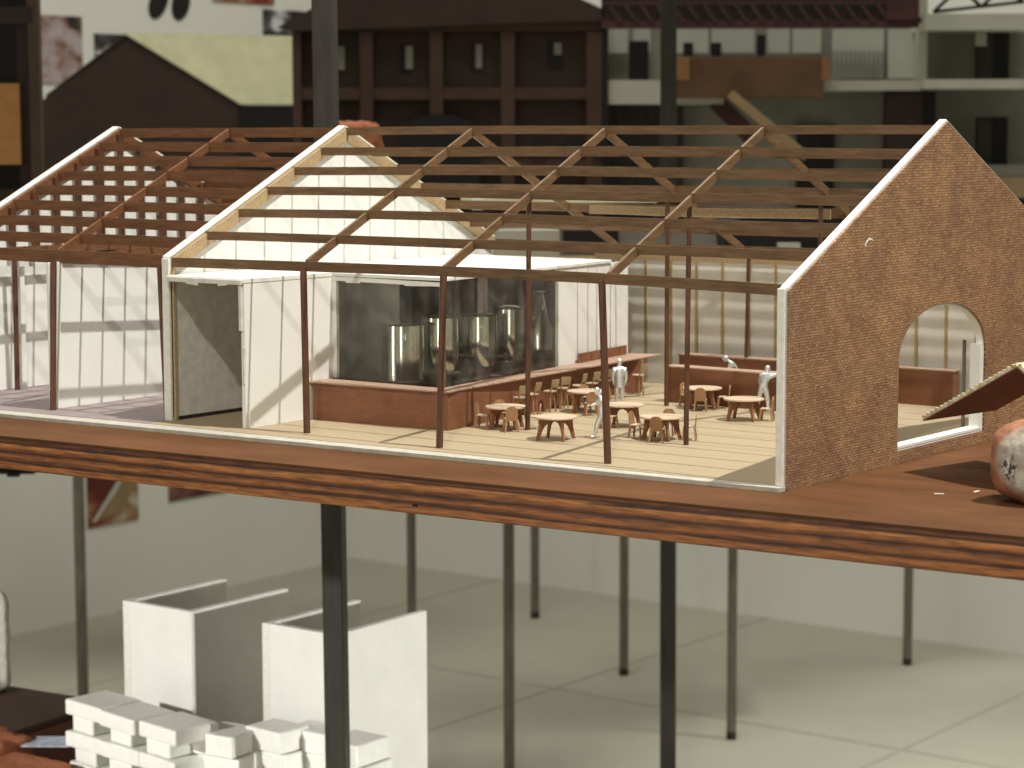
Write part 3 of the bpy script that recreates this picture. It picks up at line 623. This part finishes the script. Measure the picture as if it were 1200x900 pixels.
# ------------------------------------------------------------------ stones and tile at the right
def lump(name, m, c, size, seed, parent, amp=.1, sub=4, power=4, sc=.55, cut=None):
    bm = bmesh.new(); bmesh.ops.create_icosphere(bm, subdivisions=sub, radius=1)
    mb = MB(); vs = []
    for v in bm.verts:
        d = v.co.normalized(); k = (abs(d.x)**power + abs(d.y)**power + abs(d.z)**power) ** (-1 / power); p = d * k
        p = Vector((p.x * size[0] / 2, p.y * size[1] / 2, p.z * size[2] / 2))
        n = noise.fractal((p + Vector((seed, seed * 2, 0))) * sc, 1, 2, 5) * amp
        vs.append(Vector(c) + p + d * n)
    fs = [tuple(v.index for v in f.verts) for f in bm.faces]; bm.free(); mb.add(vs, fs)
    return mb.build(name, m, parent, smooth=True)
def rock_face():
    m = mat('brick_with_whitewashed_face', (.3, .13, .07), .9, 0, .3, 150, .6, 600); N, L, b = nodes_of(m)
    tc = N.new('ShaderNodeTexCoord'); sp_ = N.new('ShaderNodeSeparateXYZ'); L.new(tc.outputs['Object'], sp_.inputs[0])
    gm = N.new('ShaderNodeNewGeometry'); 
    n = N.new('ShaderNodeTexNoise'); n.inputs['Scale'].default_value = 120; n.inputs['Detail'].default_value = 6; L.new(tc.outputs['Object'], n.inputs['Vector'])
    def ell(cx, cz, rx, rz, soft, amp):
        vm = N.new('ShaderNodeVectorMath'); vm.operation = 'SUBTRACT'; L.new(tc.outputs['Object'], vm.inputs[0]); vm.inputs[1].default_value = (cx, 0, cz)
        vs_ = N.new('ShaderNodeVectorMath'); vs_.operation = 'MULTIPLY'; L.new(vm.outputs[0], vs_.inputs[0]); vs_.inputs[1].default_value = (1 / rx, 0, 1 / rz)
        ln = N.new('ShaderNodeVectorMath'); ln.operation = 'LENGTH'; L.new(vs_.outputs[0], ln.inputs[0])
        ad = N.new('ShaderNodeMath'); ad.operation = 'MULTIPLY_ADD'; L.new(n.outputs[0], ad.inputs[0]); ad.inputs[1].default_value = amp; L.new(ln.outputs['Value'], ad.inputs[2])
        mr = N.new('ShaderNodeMapRange'); mr.inputs[1].default_value = 1 + amp / 2 - soft; mr.inputs[2].default_value = 1 + amp / 2 + soft; mr.inputs[3].default_value = 1; mr.inputs[4].default_value = 0
        L.new(ad.outputs[0], mr.inputs[0]); return mr.outputs[0]
    ff = N.new('ShaderNodeSeparateXYZ'); L.new(gm.outputs['Normal'], ff.inputs[0])
    fm = N.new('ShaderNodeMapRange'); fm.inputs[1].default_value = -.35; fm.inputs[2].default_value = -.6; fm.inputs[3].default_value = 0; fm.inputs[4].default_value = 1; L.new(ff.outputs[1], fm.inputs[0])
    e = ell(.004, .001, .022, .0195, .12, .5); mu = N.new('ShaderNodeMath'); mu.operation = 'MULTIPLY'; L.new(e, mu.inputs[0]); L.new(fm.outputs[0], mu.inputs[1])
    rs = N.new('ShaderNodeValToRGB'); rs.color_ramp.elements[0].position = .35; rs.color_ramp.elements[1].position = .6
    rs.color_ramp.elements[0].color = (.24, .19, .14, 1); rs.color_ramp.elements[1].color = (.50, .47, .40, 1); L.new(n.outputs[0], rs.inputs[0])
    mx = N.new('ShaderNodeMix'); mx.data_type = 'RGBA'; L.new(mu.outputs[0], mx.inputs[0])
    src = b.inputs['Base Color'].links[0].from_socket; L.new(src, mx.inputs[6]); L.new(rs.outputs[0], mx.inputs[7])
    n2 = N.new('ShaderNodeTexNoise'); n2.inputs['Scale'].default_value = 520; n2.inputs['Detail'].default_value = 3; L.new(tc.outputs['Object'], n2.inputs['Vector'])
    m3 = N.new('ShaderNodeMapRange'); m3.inputs[1].default_value = .5; m3.inputs[2].default_value = .56; L.new(n2.outputs[0], m3.inputs[0])
    sp1 = ell(-.0095, -.004, .005, .007, .25, .5); mm = N.new('ShaderNodeMath'); mm.operation = 'MULTIPLY'; L.new(sp1, mm.inputs[0]); L.new(m3.outputs[0], mm.inputs[1])
    mx2 = N.new('ShaderNodeMix'); mx2.data_type = 'RGBA'; L.new(mm.outputs[0], mx2.inputs[0]); L.new(mx.outputs[2], mx2.inputs[6]); mx2.inputs[7].default_value = (.06, .052, .045, 1)
    L.new(mx2.outputs[2], b.inputs['Base Color']); return m
rockm = rock_face()
t = thing('round_brick', (13.9, 5.0, 2.25), 'weathered round brick chunk with whitewashed face and black specks on the table', 'brick')
lump('brick_body', rockm, (13.9, 5.0, 2.15), (5.2, 4.4, 4.7), 3, t, .16, 5, 3.2)
t = thing('upper_brick', (14.6, 10.5, TZ), 'dark red brick block standing under the corrugated roof piece', 'brick')
lump('brick_body', terra, (15.2, 11.5, 1.9), (5.5, 4.5, 4.3), 9, t, .12, 4, 6)
# corrugated roof piece resting on the bricks
t = thing('corrugated_roof_piece', (9, 12, 3.2), 'folded card roof piece with yellow corrugated edge leaning on the round brick', 'model roof')
A = Vector((3.3, 11.2, 3.0)); B = Vector((10.7, 8.5, 7.0)); dY = Vector((1.5, 7.3, 0.05))
def corrug(b, p, q, dy, th, n, amp):
    d = q - p; up = d.cross(dy).normalized(); up = up if up.z > 0 else -up; vs = []; fs = []
    for j in (0, 1):
        for i in range(n + 1):
            c = p + d * (i / n) + dy * j; a = amp * math.sin(i * PI / 2) 
            vs += [c, c + up * (th + a)]
    m_ = 2 * (n + 1)
    for i in range(n):
        k = 2 * i; fs += [(k, k+2, k+3, k+1), (m_+k, m_+k+1, m_+k+3, m_+k+2), (k+1, k+3, m_+k+3, m_+k+1), (k, m_+k, m_+k+2, k+2)]
    fs += [(0, 1, m_+1, m_), (2*n, m_+2*n, m_+2*n+1, 2*n+1)]
    b.add(vs, fs)
part('corrugated_slope', corr, t, lambda b: corrug(b, A + Vector((0, 0, .08)), B + Vector((0, 0, .08)), dY, .22, 84, .055))
part('card_lining', undr, t, lambda b: b.prism([A, B, B + dY, A + dY], (0, 0, .07)))
B2 = B + Vector((7, -2.5, -4.2))
part('corrugated_slope', corr, t, lambda b: corrug(b, B + Vector((.05, 0, .08)), B2 + Vector((0, 0, .08)), dY, .22, 64, .055))
part('card_lining', undr, t, lambda b: b.prism([B, B2, B2 + dY, B + dY], (0, 0, .07)))
part('prop_leg', undr, t, lambda b: b.beam((16.5, 12.5, TZ), (16.5, 12.5, 5.3), .8, .8))
for k, (x, y) in enumerate(((7.8, 4.5), (9.2, 6.6))):
    tag(MB().rbox((x, y, TZ + .02), (.55, .16, .03), rz=.5 + k).build('plaster_crumb', foame), ('larger' if k == 0 else 'smaller') + ' whitish crumb on the table left of the round brick', 'crumb', 'crumbs on the table')
# ------------------------------------------------------------------ things behind, laid out in the room
FW = Vector((-math.sin(YAW), math.cos(YAW), 0)); RT = Vector((math.cos(YAW), math.sin(YAW), 0))
def at(px, py, Dh):            # a point of the room seen at this pixel, Dh centimetres ahead of the camera
    d = RM @ Vector(((px - 600) / FPX, 1, (450 - py) / FPX)); return CAM + d * (Dh / d.dot(FW))
def bbox_(b, x0, x1, y0, y1, Dh, depth):      # box whose front spans these pixels at that distance
    p = [at(x0, y1, Dh), at(x1, y1, Dh), at(x1, y0, Dh), at(x0, y0, Dh)]
    zb, zt = p[0].z, p[3].z; P0 = p[0]; P1 = p[1]
    q = [Vector((P0.x, P0.y, zb)), Vector((P1.x, P1.y, zb)), Vector((P1.x, P1.y, zt)), Vector((P0.x, P0.y, zt))]
    b.prism(q, FW * depth)
def bgpart(name, m, root, *a): return part(name, m, root, lambda b: bbox_(b, *a))
# steel uprights and table legs
def upright(px, Dh, wd, z0, z1, m, label, name='steel_upright', cat='post', rot=.3, lean=0):
    p = at(px, 155, Dh); t = thing(name, (p.x, p.y, z0), label, cat)
    part('post', m, t, lambda b: b.beam((p.x + lean, p.y, z0), (p.x, p.y, z1), wd, wd, (math.cos(rot), math.sin(rot), 0)), .1)
    part('foot_plate', m, t, lambda b: b.rbox((p.x + lean, p.y, z0 + .3), (wd * 2.2, wd * 2.2, .6), rz=rot)); return t
upright(372, 218, 2.0, FZ, 150, steel, 'dark steel upright rising behind the white partition gable and in front of the white boxes', rot=.45, lean=2.2)
upright(779, 330, 2.3, FZ, 150, steel, 'dark steel upright behind the middle of the open roof', rot=.6, lean=1.2)
def legs_at(px, py, wd, label, ztop=-2, m=steell):
    d = RM @ Vector(((px - 600) / FPX, 1, (450 - py) / FPX)); k = (FZ - CAM.z) / d.z; p = CAM + d * k
    t = thing('table_leg', (p.x, p.y, FZ), label, 'table leg', 'slim steel legs of the tables behind')
    part('leg_tube', m, t, lambda b: b.tube((p.x, p.y, FZ), (p.x, p.y, ztop), wd / 2, wd / 2, 12), smooth=True)
    part('rubber_foot', steel, t, lambda b: b.tube((p.x, p.y, FZ), (p.x, p.y, FZ + 1.6), wd / 2 + .06, wd / 2 + .06, 12), smooth=True)
legs_at(627, 724, 2.1, 'thin steel leg with black foot, shortest, left of the middle')
legs_at(731, 791, 2.0, 'thin steel leg standing just left of the dark upright on the right')
legs_at(857, 866, 1.9, 'thin steel leg right of the dark upright, foot low in the view')
legs_at(1063, 779, 2.0, 'thin steel leg alone at the far right of the floor')
legs_at(597, 960, 1.9, 'paler steel leg in the middle that reaches below the view', m=steell)
legs_at(484, 905, 1.7, 'thin steel leg rising behind the taller white panel')
legs_at(101, 960, 1.9, 'thin steel leg at the left behind the stacked white blocks')

bk0 = at(18, 556, 300); t = thing('black_case', (bk0.x, bk0.y, bk0.z), 'black flat case just under the table edge at the far left', 'case')
bgpart('case_body', bgblack, t, -90, 40, 520, 556, 300, 10); bgpart('case_handle', bgblack, t, 8, 22, 556.5, 559, 299, 1)
# photographs on the left wall
def wall_photo(px0, px1, py0, py1, m, label):
    d0 = RM @ Vector(((px0 - 600) / FPX, 1, (450 - (py0 + py1) / 2) / FPX)); k = (WX + .5 - CAM.x) / d0.x
    def hit(px, py):
        d = RM @ Vector(((px - 600) / FPX, 1, (450 - py) / FPX)); return CAM + d * ((WX + .5 - CAM.x) / d.x)
    a, c = hit(px0, py1), hit(px1, py1); z1 = hit((px0 + px1) / 2, py0).z; z0 = (a.z + c.z) / 2
    tag(MB().box(WX + .003, WX + .4, a.y, c.y, z0, z1).build('wall_photograph', m), label, 'photograph', 'photographs pinned to the white wall')
wall_photo(30, 98, 18, 98, ph_pink, 'pinkish photograph of a room on the wall beside the dark frame at left')
wall_photo(114, 152, 40, 150, ph_dark, 'dark photograph half hidden by the dark gable model')
wall_photo(250, 322, -30, 4, ph_red, 'reddish photograph cut by the top of the view')
wall_photo(310, 356, 12, 60, ph_dark, 'dark photograph with white spots beside the steel upright')
wall_photo(104, 163, 470, 614, ph_red, 'red photograph with a pale diagonal, low on the wall under the table')
wall_photo(199, 266, 470, 582, ph_brown, 'brown photograph low on the wall, right of the red one')
def wall_poly(pxs, m, name, par_):
    pts = []
    for px, py in pxs:
        d = RM @ Vector(((px - 600) / FPX, 1, (450 - py) / FPX)); h_ = CAM + d * ((WX + .5 - CAM.x) / d.x); pts.append((WX + .41, h_.y, h_.z))
    mb = MB(); mb.prism(pts, (.05, 0, 0)); mb.build(name, m, par_)
red_photo = [o for o in C.objects if o.name.startswith('wall_photograph') and o.get('label', '').startswith('red photograph')][0]
wall_poly([(108, 612), (113, 612), (152, 552), (152, 540)], bgwhite, 'printed_stripe', red_photo)
wall_poly([(116, 611), (140, 600), (162, 566), (162, 545), (154, 545)], bgtan, 'printed_stripe', red_photo)
t = thing('wall_emblem', at(210, -10, 600), 'pair of dark leaf shaped marks high on the white wall', 'wall decoration')
t.location.x = WX * S
for (px, py, r) in ((187, 2, .5), (213, 4, .3)):
    d = RM @ Vector(((px - 600) / FPX, 1, (450 - py) / FPX)); h = CAM + d * ((WX + .5 - CAM.x) / d.x)
    mb = MB(); pts = [(WX + .003, h.y + 3.0 * math.cos(a) + 3.2 * math.sin(a) * r, h.z + 4.2 * math.sin(a)) for a in [2 * PI * i / 20 for i in range(20)]]
    mb.prism(pts, (.4, 0, 0)); mb.build('leaf', bgblack, t)

# dark cabinet at the left edge
D0 = 330; cb = thing('dark_cabinet', at(20, 300, D0), 'dark brown open cabinet frame at the left edge with an orange board inside', 'cabinet')
bgpart('side_board', bgcab, cb, 40, 52, -60, 330, D0, 2.2)
bgpart('inner_board', bgblack, cb, -80, 39, -60, 330, D0 + 8, 2)
bgpart('rail', bgbay, cb, -80, 38, 8, 28, D0, 2); bgpart('stile', bgbay, cb, 24, 38, 29, 215, D0 + 1, 2)
bgpart('orange_board', orangew, cb, -60, 24.5, 98, 193, D0, 2.5); bgpart('rail', bgbay, cb, -80, 38, 222, 240, D0, 2)

# dark gabled model with a pale green roof
D1 = 470; gb = thing('dark_gable_model', at(170, 300, D1), 'dark brown gabled building model with pale yellow green roof', 'architectural model')
g0 = [at(36, 330, D1), at(36, 128, D1), at(148, 41, D1), at(283, 123, D1), at(283, 330, D1)]
mb = MB(); mb.prism([Vector((p.x, p.y, p.z)) for p in g0], FW * 3 + RT * .5); mb.build('gable_wall', bgbay, gb)
ridge0, eave0 = at(146, 40, D1 - .5), at(282, 123, D1 - .5)
along = RT * 46 + FW * 26
mb = MB(); mb.prism([ridge0, eave0, eave0 + along * .9, ridge0 + along], (0, 0, .3)); mb.build('roof_slope', bgyel, gb)
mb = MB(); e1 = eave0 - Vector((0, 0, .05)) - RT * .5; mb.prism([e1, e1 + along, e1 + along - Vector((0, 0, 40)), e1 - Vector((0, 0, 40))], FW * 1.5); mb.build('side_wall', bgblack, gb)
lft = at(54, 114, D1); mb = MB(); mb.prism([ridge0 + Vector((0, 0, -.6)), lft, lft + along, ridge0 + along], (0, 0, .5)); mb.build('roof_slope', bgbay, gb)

# brown building with recessed bays
D2 = 425; bb = thing('brown_bay_building_model', at(520, 330, D2), 'brown building model with rows of square recessed bays and small windows', 'architectural model')
def facade():
    b = MB(); top = [at(325, 32, D2), at(520, -85, D2), at(708, 12, D2)]
    return top
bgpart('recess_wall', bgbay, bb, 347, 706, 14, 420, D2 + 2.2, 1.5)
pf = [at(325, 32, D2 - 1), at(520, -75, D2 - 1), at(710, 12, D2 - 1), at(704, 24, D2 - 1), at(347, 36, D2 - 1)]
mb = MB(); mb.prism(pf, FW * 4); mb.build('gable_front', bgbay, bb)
for a, c in ((347, 357), (384 - 12, 386), (425, 440), (506, 521), (588, 604), (687, 705)): bgpart('pilaster', bgbrown, bb, a, c, 37, 420, D2, 2.2)
for a, c in ((37 - 14, 37), (103, 117), (188, 196)): bgpart('floor_band', bgbrown, bb, 349, 703, a, c, D2 + .3, 1.9)
for a, c, e, f in ((468, 485, 52, 83), (551, 566, 50, 82), (642, 659, 48, 80), (388, 405, 52, 84)):
    wv = bgpart('window', bgblack, bb, a, c, e, f, D2 + 1.9, .3)
    bgpart('pane', bggrey, wv, (a + c) / 2 - 1, c - 1, e + 2, f - 2 if a != 642 else e + 16, D2 + 1.7, .15)
pc = [at(515 + 48 * math.cos(a), 158 - 24 * math.sin(a), D2 - .2) for a in [PI * i / 16 for i in range(17)]]
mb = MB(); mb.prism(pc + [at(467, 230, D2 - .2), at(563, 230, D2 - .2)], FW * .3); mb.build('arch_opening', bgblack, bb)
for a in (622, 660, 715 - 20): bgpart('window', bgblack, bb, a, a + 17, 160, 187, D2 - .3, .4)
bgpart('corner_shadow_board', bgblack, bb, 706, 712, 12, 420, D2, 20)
# table top these stand on
pt = at(560, 214, 330)
bt = thing('rear_display_table', at(560, 330, 330), 'tan topped display table behind the building model', 'table')
def quad_top(px0, px1, Dn, Df, z, th):
    a = at(px0, 155, Dn); b_ = at(px1, 155, Dn); c = at(px1, 155, Df); d = at(px0, 155, Df)
    return [Vector((q.x, q.y, z)) for q in (a, b_, c, d)], (0, 0, -th)
pl, dz = quad_top(425, 765, 285, 405, 2.0, 2.0); mb = MB(); mb.prism(pl, dz); mb.build('table_board', bgtan, bt)
bgpart('green_strip', bgyel, bt, 540, 770, 226, 238, 254, .5)
bgpart('pale_block', bgwhite, bt, 553, 566, 232, 246, 250, 3)
bk = thing('black_low_model', at(920, 275, 300), 'glossy black low model with white chips behind the right half of the roof', 'model')
pk = [at(x, y, 300) for x, y in ((850, 300), (848, 262), (880, 252), (930, 248), (1000, 250), (1060, 256), (1060, 300))]
mb = MB(); mb.prism(pk, FW * 12); mb.build('black_body', bgblack, bk)
bgpart('white_chip', bgwhite, bk, 912, 938, 285, 291, 298, 2)
gy = thing('grey_card_model', at(750, 280, 310), 'low grey and white card model behind the open roof', 'model')
bgpart('grey_block', bggrey, gy, 655, 850, 262, 300, 312, 8); bgpart('black_block', bgblack, gy, 660, 725, 270, 285, 309, 2)
bgpart('white_block', bgwhite, gy, 575, 656, 270, 300, 311, 6); bgpart('dark_block', steel, gy, 768, 786, 235, 262, 309, 4)
# loose terracotta chunk beyond the ridge
pr = at(420, 157, 300); t = thing('terracotta_chunk', (pr.x, pr.y, pr.z - 3), 'rough orange terracotta chunk peeking above the ridge by the partition', 'brick')
lump('brick_body', terra, pr + Vector((0, 0, -1.5)), (5.6, 5, 6.2), 5, t, .5, 4, 5, .5)

# white storeyed model on the right
D3 = 430; wb = thing('white_storey_model', at(950, 330, D3), 'pale multi storey building model with slabs, dark doors and a copper box', 'architectural model')
bgpart('lower_back_wall', bggrey, wb, 712, 1210, 100, 340, D3 + 14, 2)
bgpart('upper_back_wall', bggrey, wb, 712, 1210, 20, 99, D3 + 10, 2)
for a, c in ((712, 736), (742, 762), (790, 830), (834, 884), (899, 925), (929, 962), (975, 1035), (1040, 1075)):
    bgpart('curtain_panel', bgwhite, wb, a, c, 34, 62 if a < 960 else 92, D3 + 8, .4)
for a, c, e, f in ((737, 760, 48, 95), (887, 897, 41, 66), (833, 845, 50, 66), (801, 812, 50, 66)): bgpart('door', bgblack, wb, a, c, e, f, D3 + 7, .6)
for k in range(12): x = 974 + 5.4 * k; bgpart('curtain_panel', bggrey, wb, x, x + 2.6, 60, 92, D3 + 7, .3)
bgpart('floor_slab', bgwhite, wb, 712, 848, 94, 122, D3 - 4, 14); bgpart('floor_slab', bgwhite, wb, 965, 1079, 94, 106, D3 - 2, 12); bgpart('floor_slab', bgwhite, wb, 1083, 1215, 93, 104, D3 - 6, 16)
bgpart('copper_box', bgcopper, wb, 790, 964, 67, 115, D3 - 8, 8); bgpart('copper_end', bgcop2, wb, 788, 808, 67, 94, D3 - 8.6, .6); bgpart('copper_end', bgcop2, wb, 963, 972, 67, 94, D3 - 8, 6)
pa, pb_ = at(856, 110, D3 - 12), at(945, 184, D3 - 16); part('ramp_stick', bgtan, wb, lambda b: b.beam(pa, pb_, 1.6, 1.5))
pa, pb_ = at(838, 118, D3 - 2), at(880, 160, D3 - 2); part('stair_flight', bgmaroon, wb, lambda b: b.beam(pa, pb_, 3, 3))
bgpart('dark_wall', steel, wb, 712, 800, 124, 330, D3 + 9, 1); bgpart('dark_opening', bgblack, wb, 932, 976, 146, 330, D3 + 12, 1)
bgpart('dark_opening', bgblack, wb, 1033, 1093, 107, 330, D3 + 2, 1); bgpart('brown_panel', bgbay, wb, 1035, 1078, 108, 330, D3 + 1, .8)
bgpart('column', bgwhite, wb, 1075, 1086, -40, 93, D3, 3)
bgpart('floor_slab', bgwhite, wb, 1083, 1215, 16, 35, D3 - 5, 16)
for a, c, e, f in ((1143, 1182, 35, 92), (1143, 1180, 137, 194)):
    dd = bgpart('door', bgblack, wb, a, c, e, f, D3 + 7, .6); bgpart('door_leaf', steel, dd, a + 2, (a + c) / 2, e + 2, f, D3 + 6.6, .3)
bgpart('pale_strip', bgwhite, wb, 1143, 1156, 36, 54, D3 + 6.4, .2)
bgpart('plinth', bggrey, wb, 1090, 1230, 194, 208, D3 - 2, 20); bgpart('tan_board', bgtan, wb, 1100, 1260, 209, 232, D3 - 6, 20); bgpart('brown_board', bgbrown, wb, 1100, 1260, 232, 300, D3 - 4, 16)
# maroon trussed roof
tr = thing('maroon_truss_roof', at(890, 10, D3 - 14), 'dark maroon trussed roof hanging over the pale storeyed model', 'model roof')
bgpart('bottom_chord', bgmaroon, tr, 705, 1077, 24, 33, D3 - 14, 2); bgpart('top_chord', bgmaroon, tr, 705, 1077, 1, 6, D3 - 14, 2)
bgpart('roof_back', bgblack, tr, 705, 1077, -60, 24, D3 - 6, 2)
for k in range(20):
    x = 712 + 18.5 * k; pa, pb_ = at(x, 3, D3 - 14), at(x + 16, 26, D3 - 14); part('truss_diagonal', bgmaroon, tr, lambda b: b.beam(pa, pb_, .6, .6))
    bgpart('truss_upright', bgmaroon, tr, x - 1.5, x + 1.5, 3, 26, D3 - 13.4, .6)
bgpart('end_wall', bgmaroon, tr, 1040, 1077, -50, 23, D3 - 15, .8)
t2 = thing('black_truss', at(1150, 0, D3 - 16), 'small black truss on the top right slab of the pale model', 'model truss')
for a, c in (((1094, 14), (1200, 2)), ((1094, 14), (1125, -15)), ((1125, -15), (1150, 8)), ((1150, 8), (1175, -15)), ((1175, -15), (1200, 3)), ((1094, 14), (1110, 12))):
    pa, pb_ = at(*a, D3 - 10), at(*c, D3 - 10); part('truss_bar', bgblack, t2, lambda b: b.beam(pa, pb_, .6, .6))

# ------------------------------------------------------------------ lower shelf with white boxes and blocks
SZ = -54
sh = thing('lower_display_shelf', (-105, 50, FZ), 'low shelf under the table carrying white boxes and blocks', 'shelf')
part('shelf_board', tabm, sh, lambda b: b.box(-140, -80, 28, 71, SZ - 2, SZ), .1)
for x in (-138, -82):
    for y in (30, 69): part('leg', steel, sh, lambda b: b.box(x - 1, x + 1, y - 1, y + 1, FZ, SZ - 2))
def ubox(x0, x1, y0, y1, z0, z1, name_lab):
    t = thing('foam_board_box', ((x0 + x1) / 2, y0, z0), name_lab, 'foam board box', 'three sided white foam boxes on the shelf')
    part('front_panel', foam, t, lambda b: b.box(x0, x1, y0, y0 + .8, z0, z1), .05)
    part('side_panel', foam, t, lambda b: b.box(x0, x0 + .8, y0 + .802, y1, z0, z1), .05)
    part('side_panel', foam, t, lambda b: b.box(x1 - .8, x1, y0 + .802, y1, z0, z1), .05)
    part('panel_edge', foame, t, lambda b: b.box(x0 - .01, x0 + 1.0, y0 - .03, y0 + .002, z0, z1))
    return t
u = ubox(-114.6, -104.3, 54.6, 70, SZ, -30, 'white foam box with three sides behind the stack of white blocks')
u2 = ubox(-94.4, -84.3, 55.2, 70, SZ, -30, 'white foam box with three sides crossed by the dark steel upright')
def block(c, size, rz, label, grp='white blocks stacked on the shelf'):
    tag(MB().rbox(c, size, rz=rz).build('white_block', white, None, .2), label, 'block', grp)
rz0 = -.13; ex = Vector((math.cos(rz0), math.sin(rz0), 0)); ey = Vector((-ex.y, ex.x, 0)); O = Vector((-111.0, 42.8, 0))
lay = ['top', 'third', 'second', 'lowest visible', 'fifth', 'sixth', 'bottom']
z = -38.0; h = 1.68
lay = ['top', 'third', 'second', 'fourth', 'fifth', 'sixth', 'seventh', 'eighth', 'bottom']
pos3 = ['left', 'middle', 'right']
for li in range(9):
    wide = li % 2 == 0
    for k in range(3):
        L_ = 6.25 if wide else 3.7; off = k * 6.35 + (L_ / 2 if wide else L_ / 2 + .8)
        c = O + ex * (off + random.uniform(-.12, .12)) + ey * ((2.6 if wide else 2.9) + random.uniform(-.3, .3)); c.z = z - h / 2 - (0, .1, .04)[k] * (li == 0)
        block(c, (L_, 5.4, h - .04), rz0 + random.uniform(-.05, .05), '%s white block in the %s layer of the left stack' % (pos3[k], ['top', 'second', 'third', 'fourth', 'fifth', 'sixth', 'seventh', 'eighth', 'bottom'][li]), 'white blocks of the left stack')
    z -= h
st2 = [(-91.0, 46.2, -38.9, 5.0, 5, .1), (-87.2, 49.5, -38.6, 5.0, 4.2, -.05), (-84.2, 52.3, -38.9, 5.6, 4, .05), (-79.4, 52.6, -39.3, 4.6, 5, 0)]
nm = ['leftmost', 'second', 'third', 'rightmost']
for k, (x, y, zt, a, bq, r) in enumerate(st2):
    zz = zt
    for j in range(6):
        hh = 2.3; 
        block(Vector((x + (.25 if j % 2 else 0) + .1 * j, y + .2 * (j % 2), zz - hh / 2)), (a, bq, hh - .04), r + (.08 if j % 2 else 0), '%s white block of the %s column of the right stack' % (['topmost', 'second highest', 'third highest', 'fourth highest', 'fifth highest', 'lowest'][j], nm[k]), 'white blocks of the right stack')
        zz -= hh
    tag(MB().rbox((x, y, (zz + SZ) / 2), (a + .4, bq, zz - SZ - .02)).build('white_plinth_block', white, None, .2), 'taller white block at the foot of the %s column of the right stack' % nm[k], 'block')
zz = -38 - 7 * 2.25
# brown boards, terracotta pieces, paper and a rough slab at the lower left
bb1 = thing('brown_board_pile', (-140, 60, SZ), 'dark brown board pile at the lower left behind the terracotta pieces', 'board')
part('board', bgmaroon2, bb1, lambda b: b.rbox((-143, 45.5, -48.9), (46, 19, 10.1), rz=.12), .1)
part('board', bgbrown, bb1, lambda b: b.rbox((-143.4, 46.3, -43.45), (46, 19, .7), rz=.12), .1)
t = thing('terracotta_block', (-122, 41, SZ), 'orange terracotta block with rough top at the lower left corner', 'brick')
lump('brick_body', terra, (-121.6, 40.2, -45.3), (9.5, 7.5, 4.6), 11, t, .35, 5, 9, .5)
lump('foot_block', terra, (-121.6, 40.2, -50.9), (9, 7, 6.1), 14, t, .2, 4, 9, .5)
t = thing('terracotta_slab', (-112, 39, SZ), 'flat terracotta slab lying in front of the white block stack', 'brick')
lump('slab_body', terra, (-112.4, 37.6, -45.3), (9.0, 7.0, 2.4), 21, t, .15, 5, 10, .5)
lump('foot_block', terra, (-112.4, 37.6, -50.2), (8.6, 6.6, 7.4), 24, t, .1, 4, 9, .5)
t = tag(MB().rbox((-114.8, 44.2, -43.6), (5.5, 4, .12), rz=.4, ry=-.06).build('crumpled_paper', bluep), 'blue and white paper sheet between the terracotta and the white blocks', 'paper')
t = thing('rough_white_slab', (-136, 62, -44), 'rough edged white slab standing at the left edge', 'slab')
lump('slab_body', dirty, (-136.3, 52, -37.2), (4.6, 7, 11.6), 31, t, .22, 5, 9, .9)
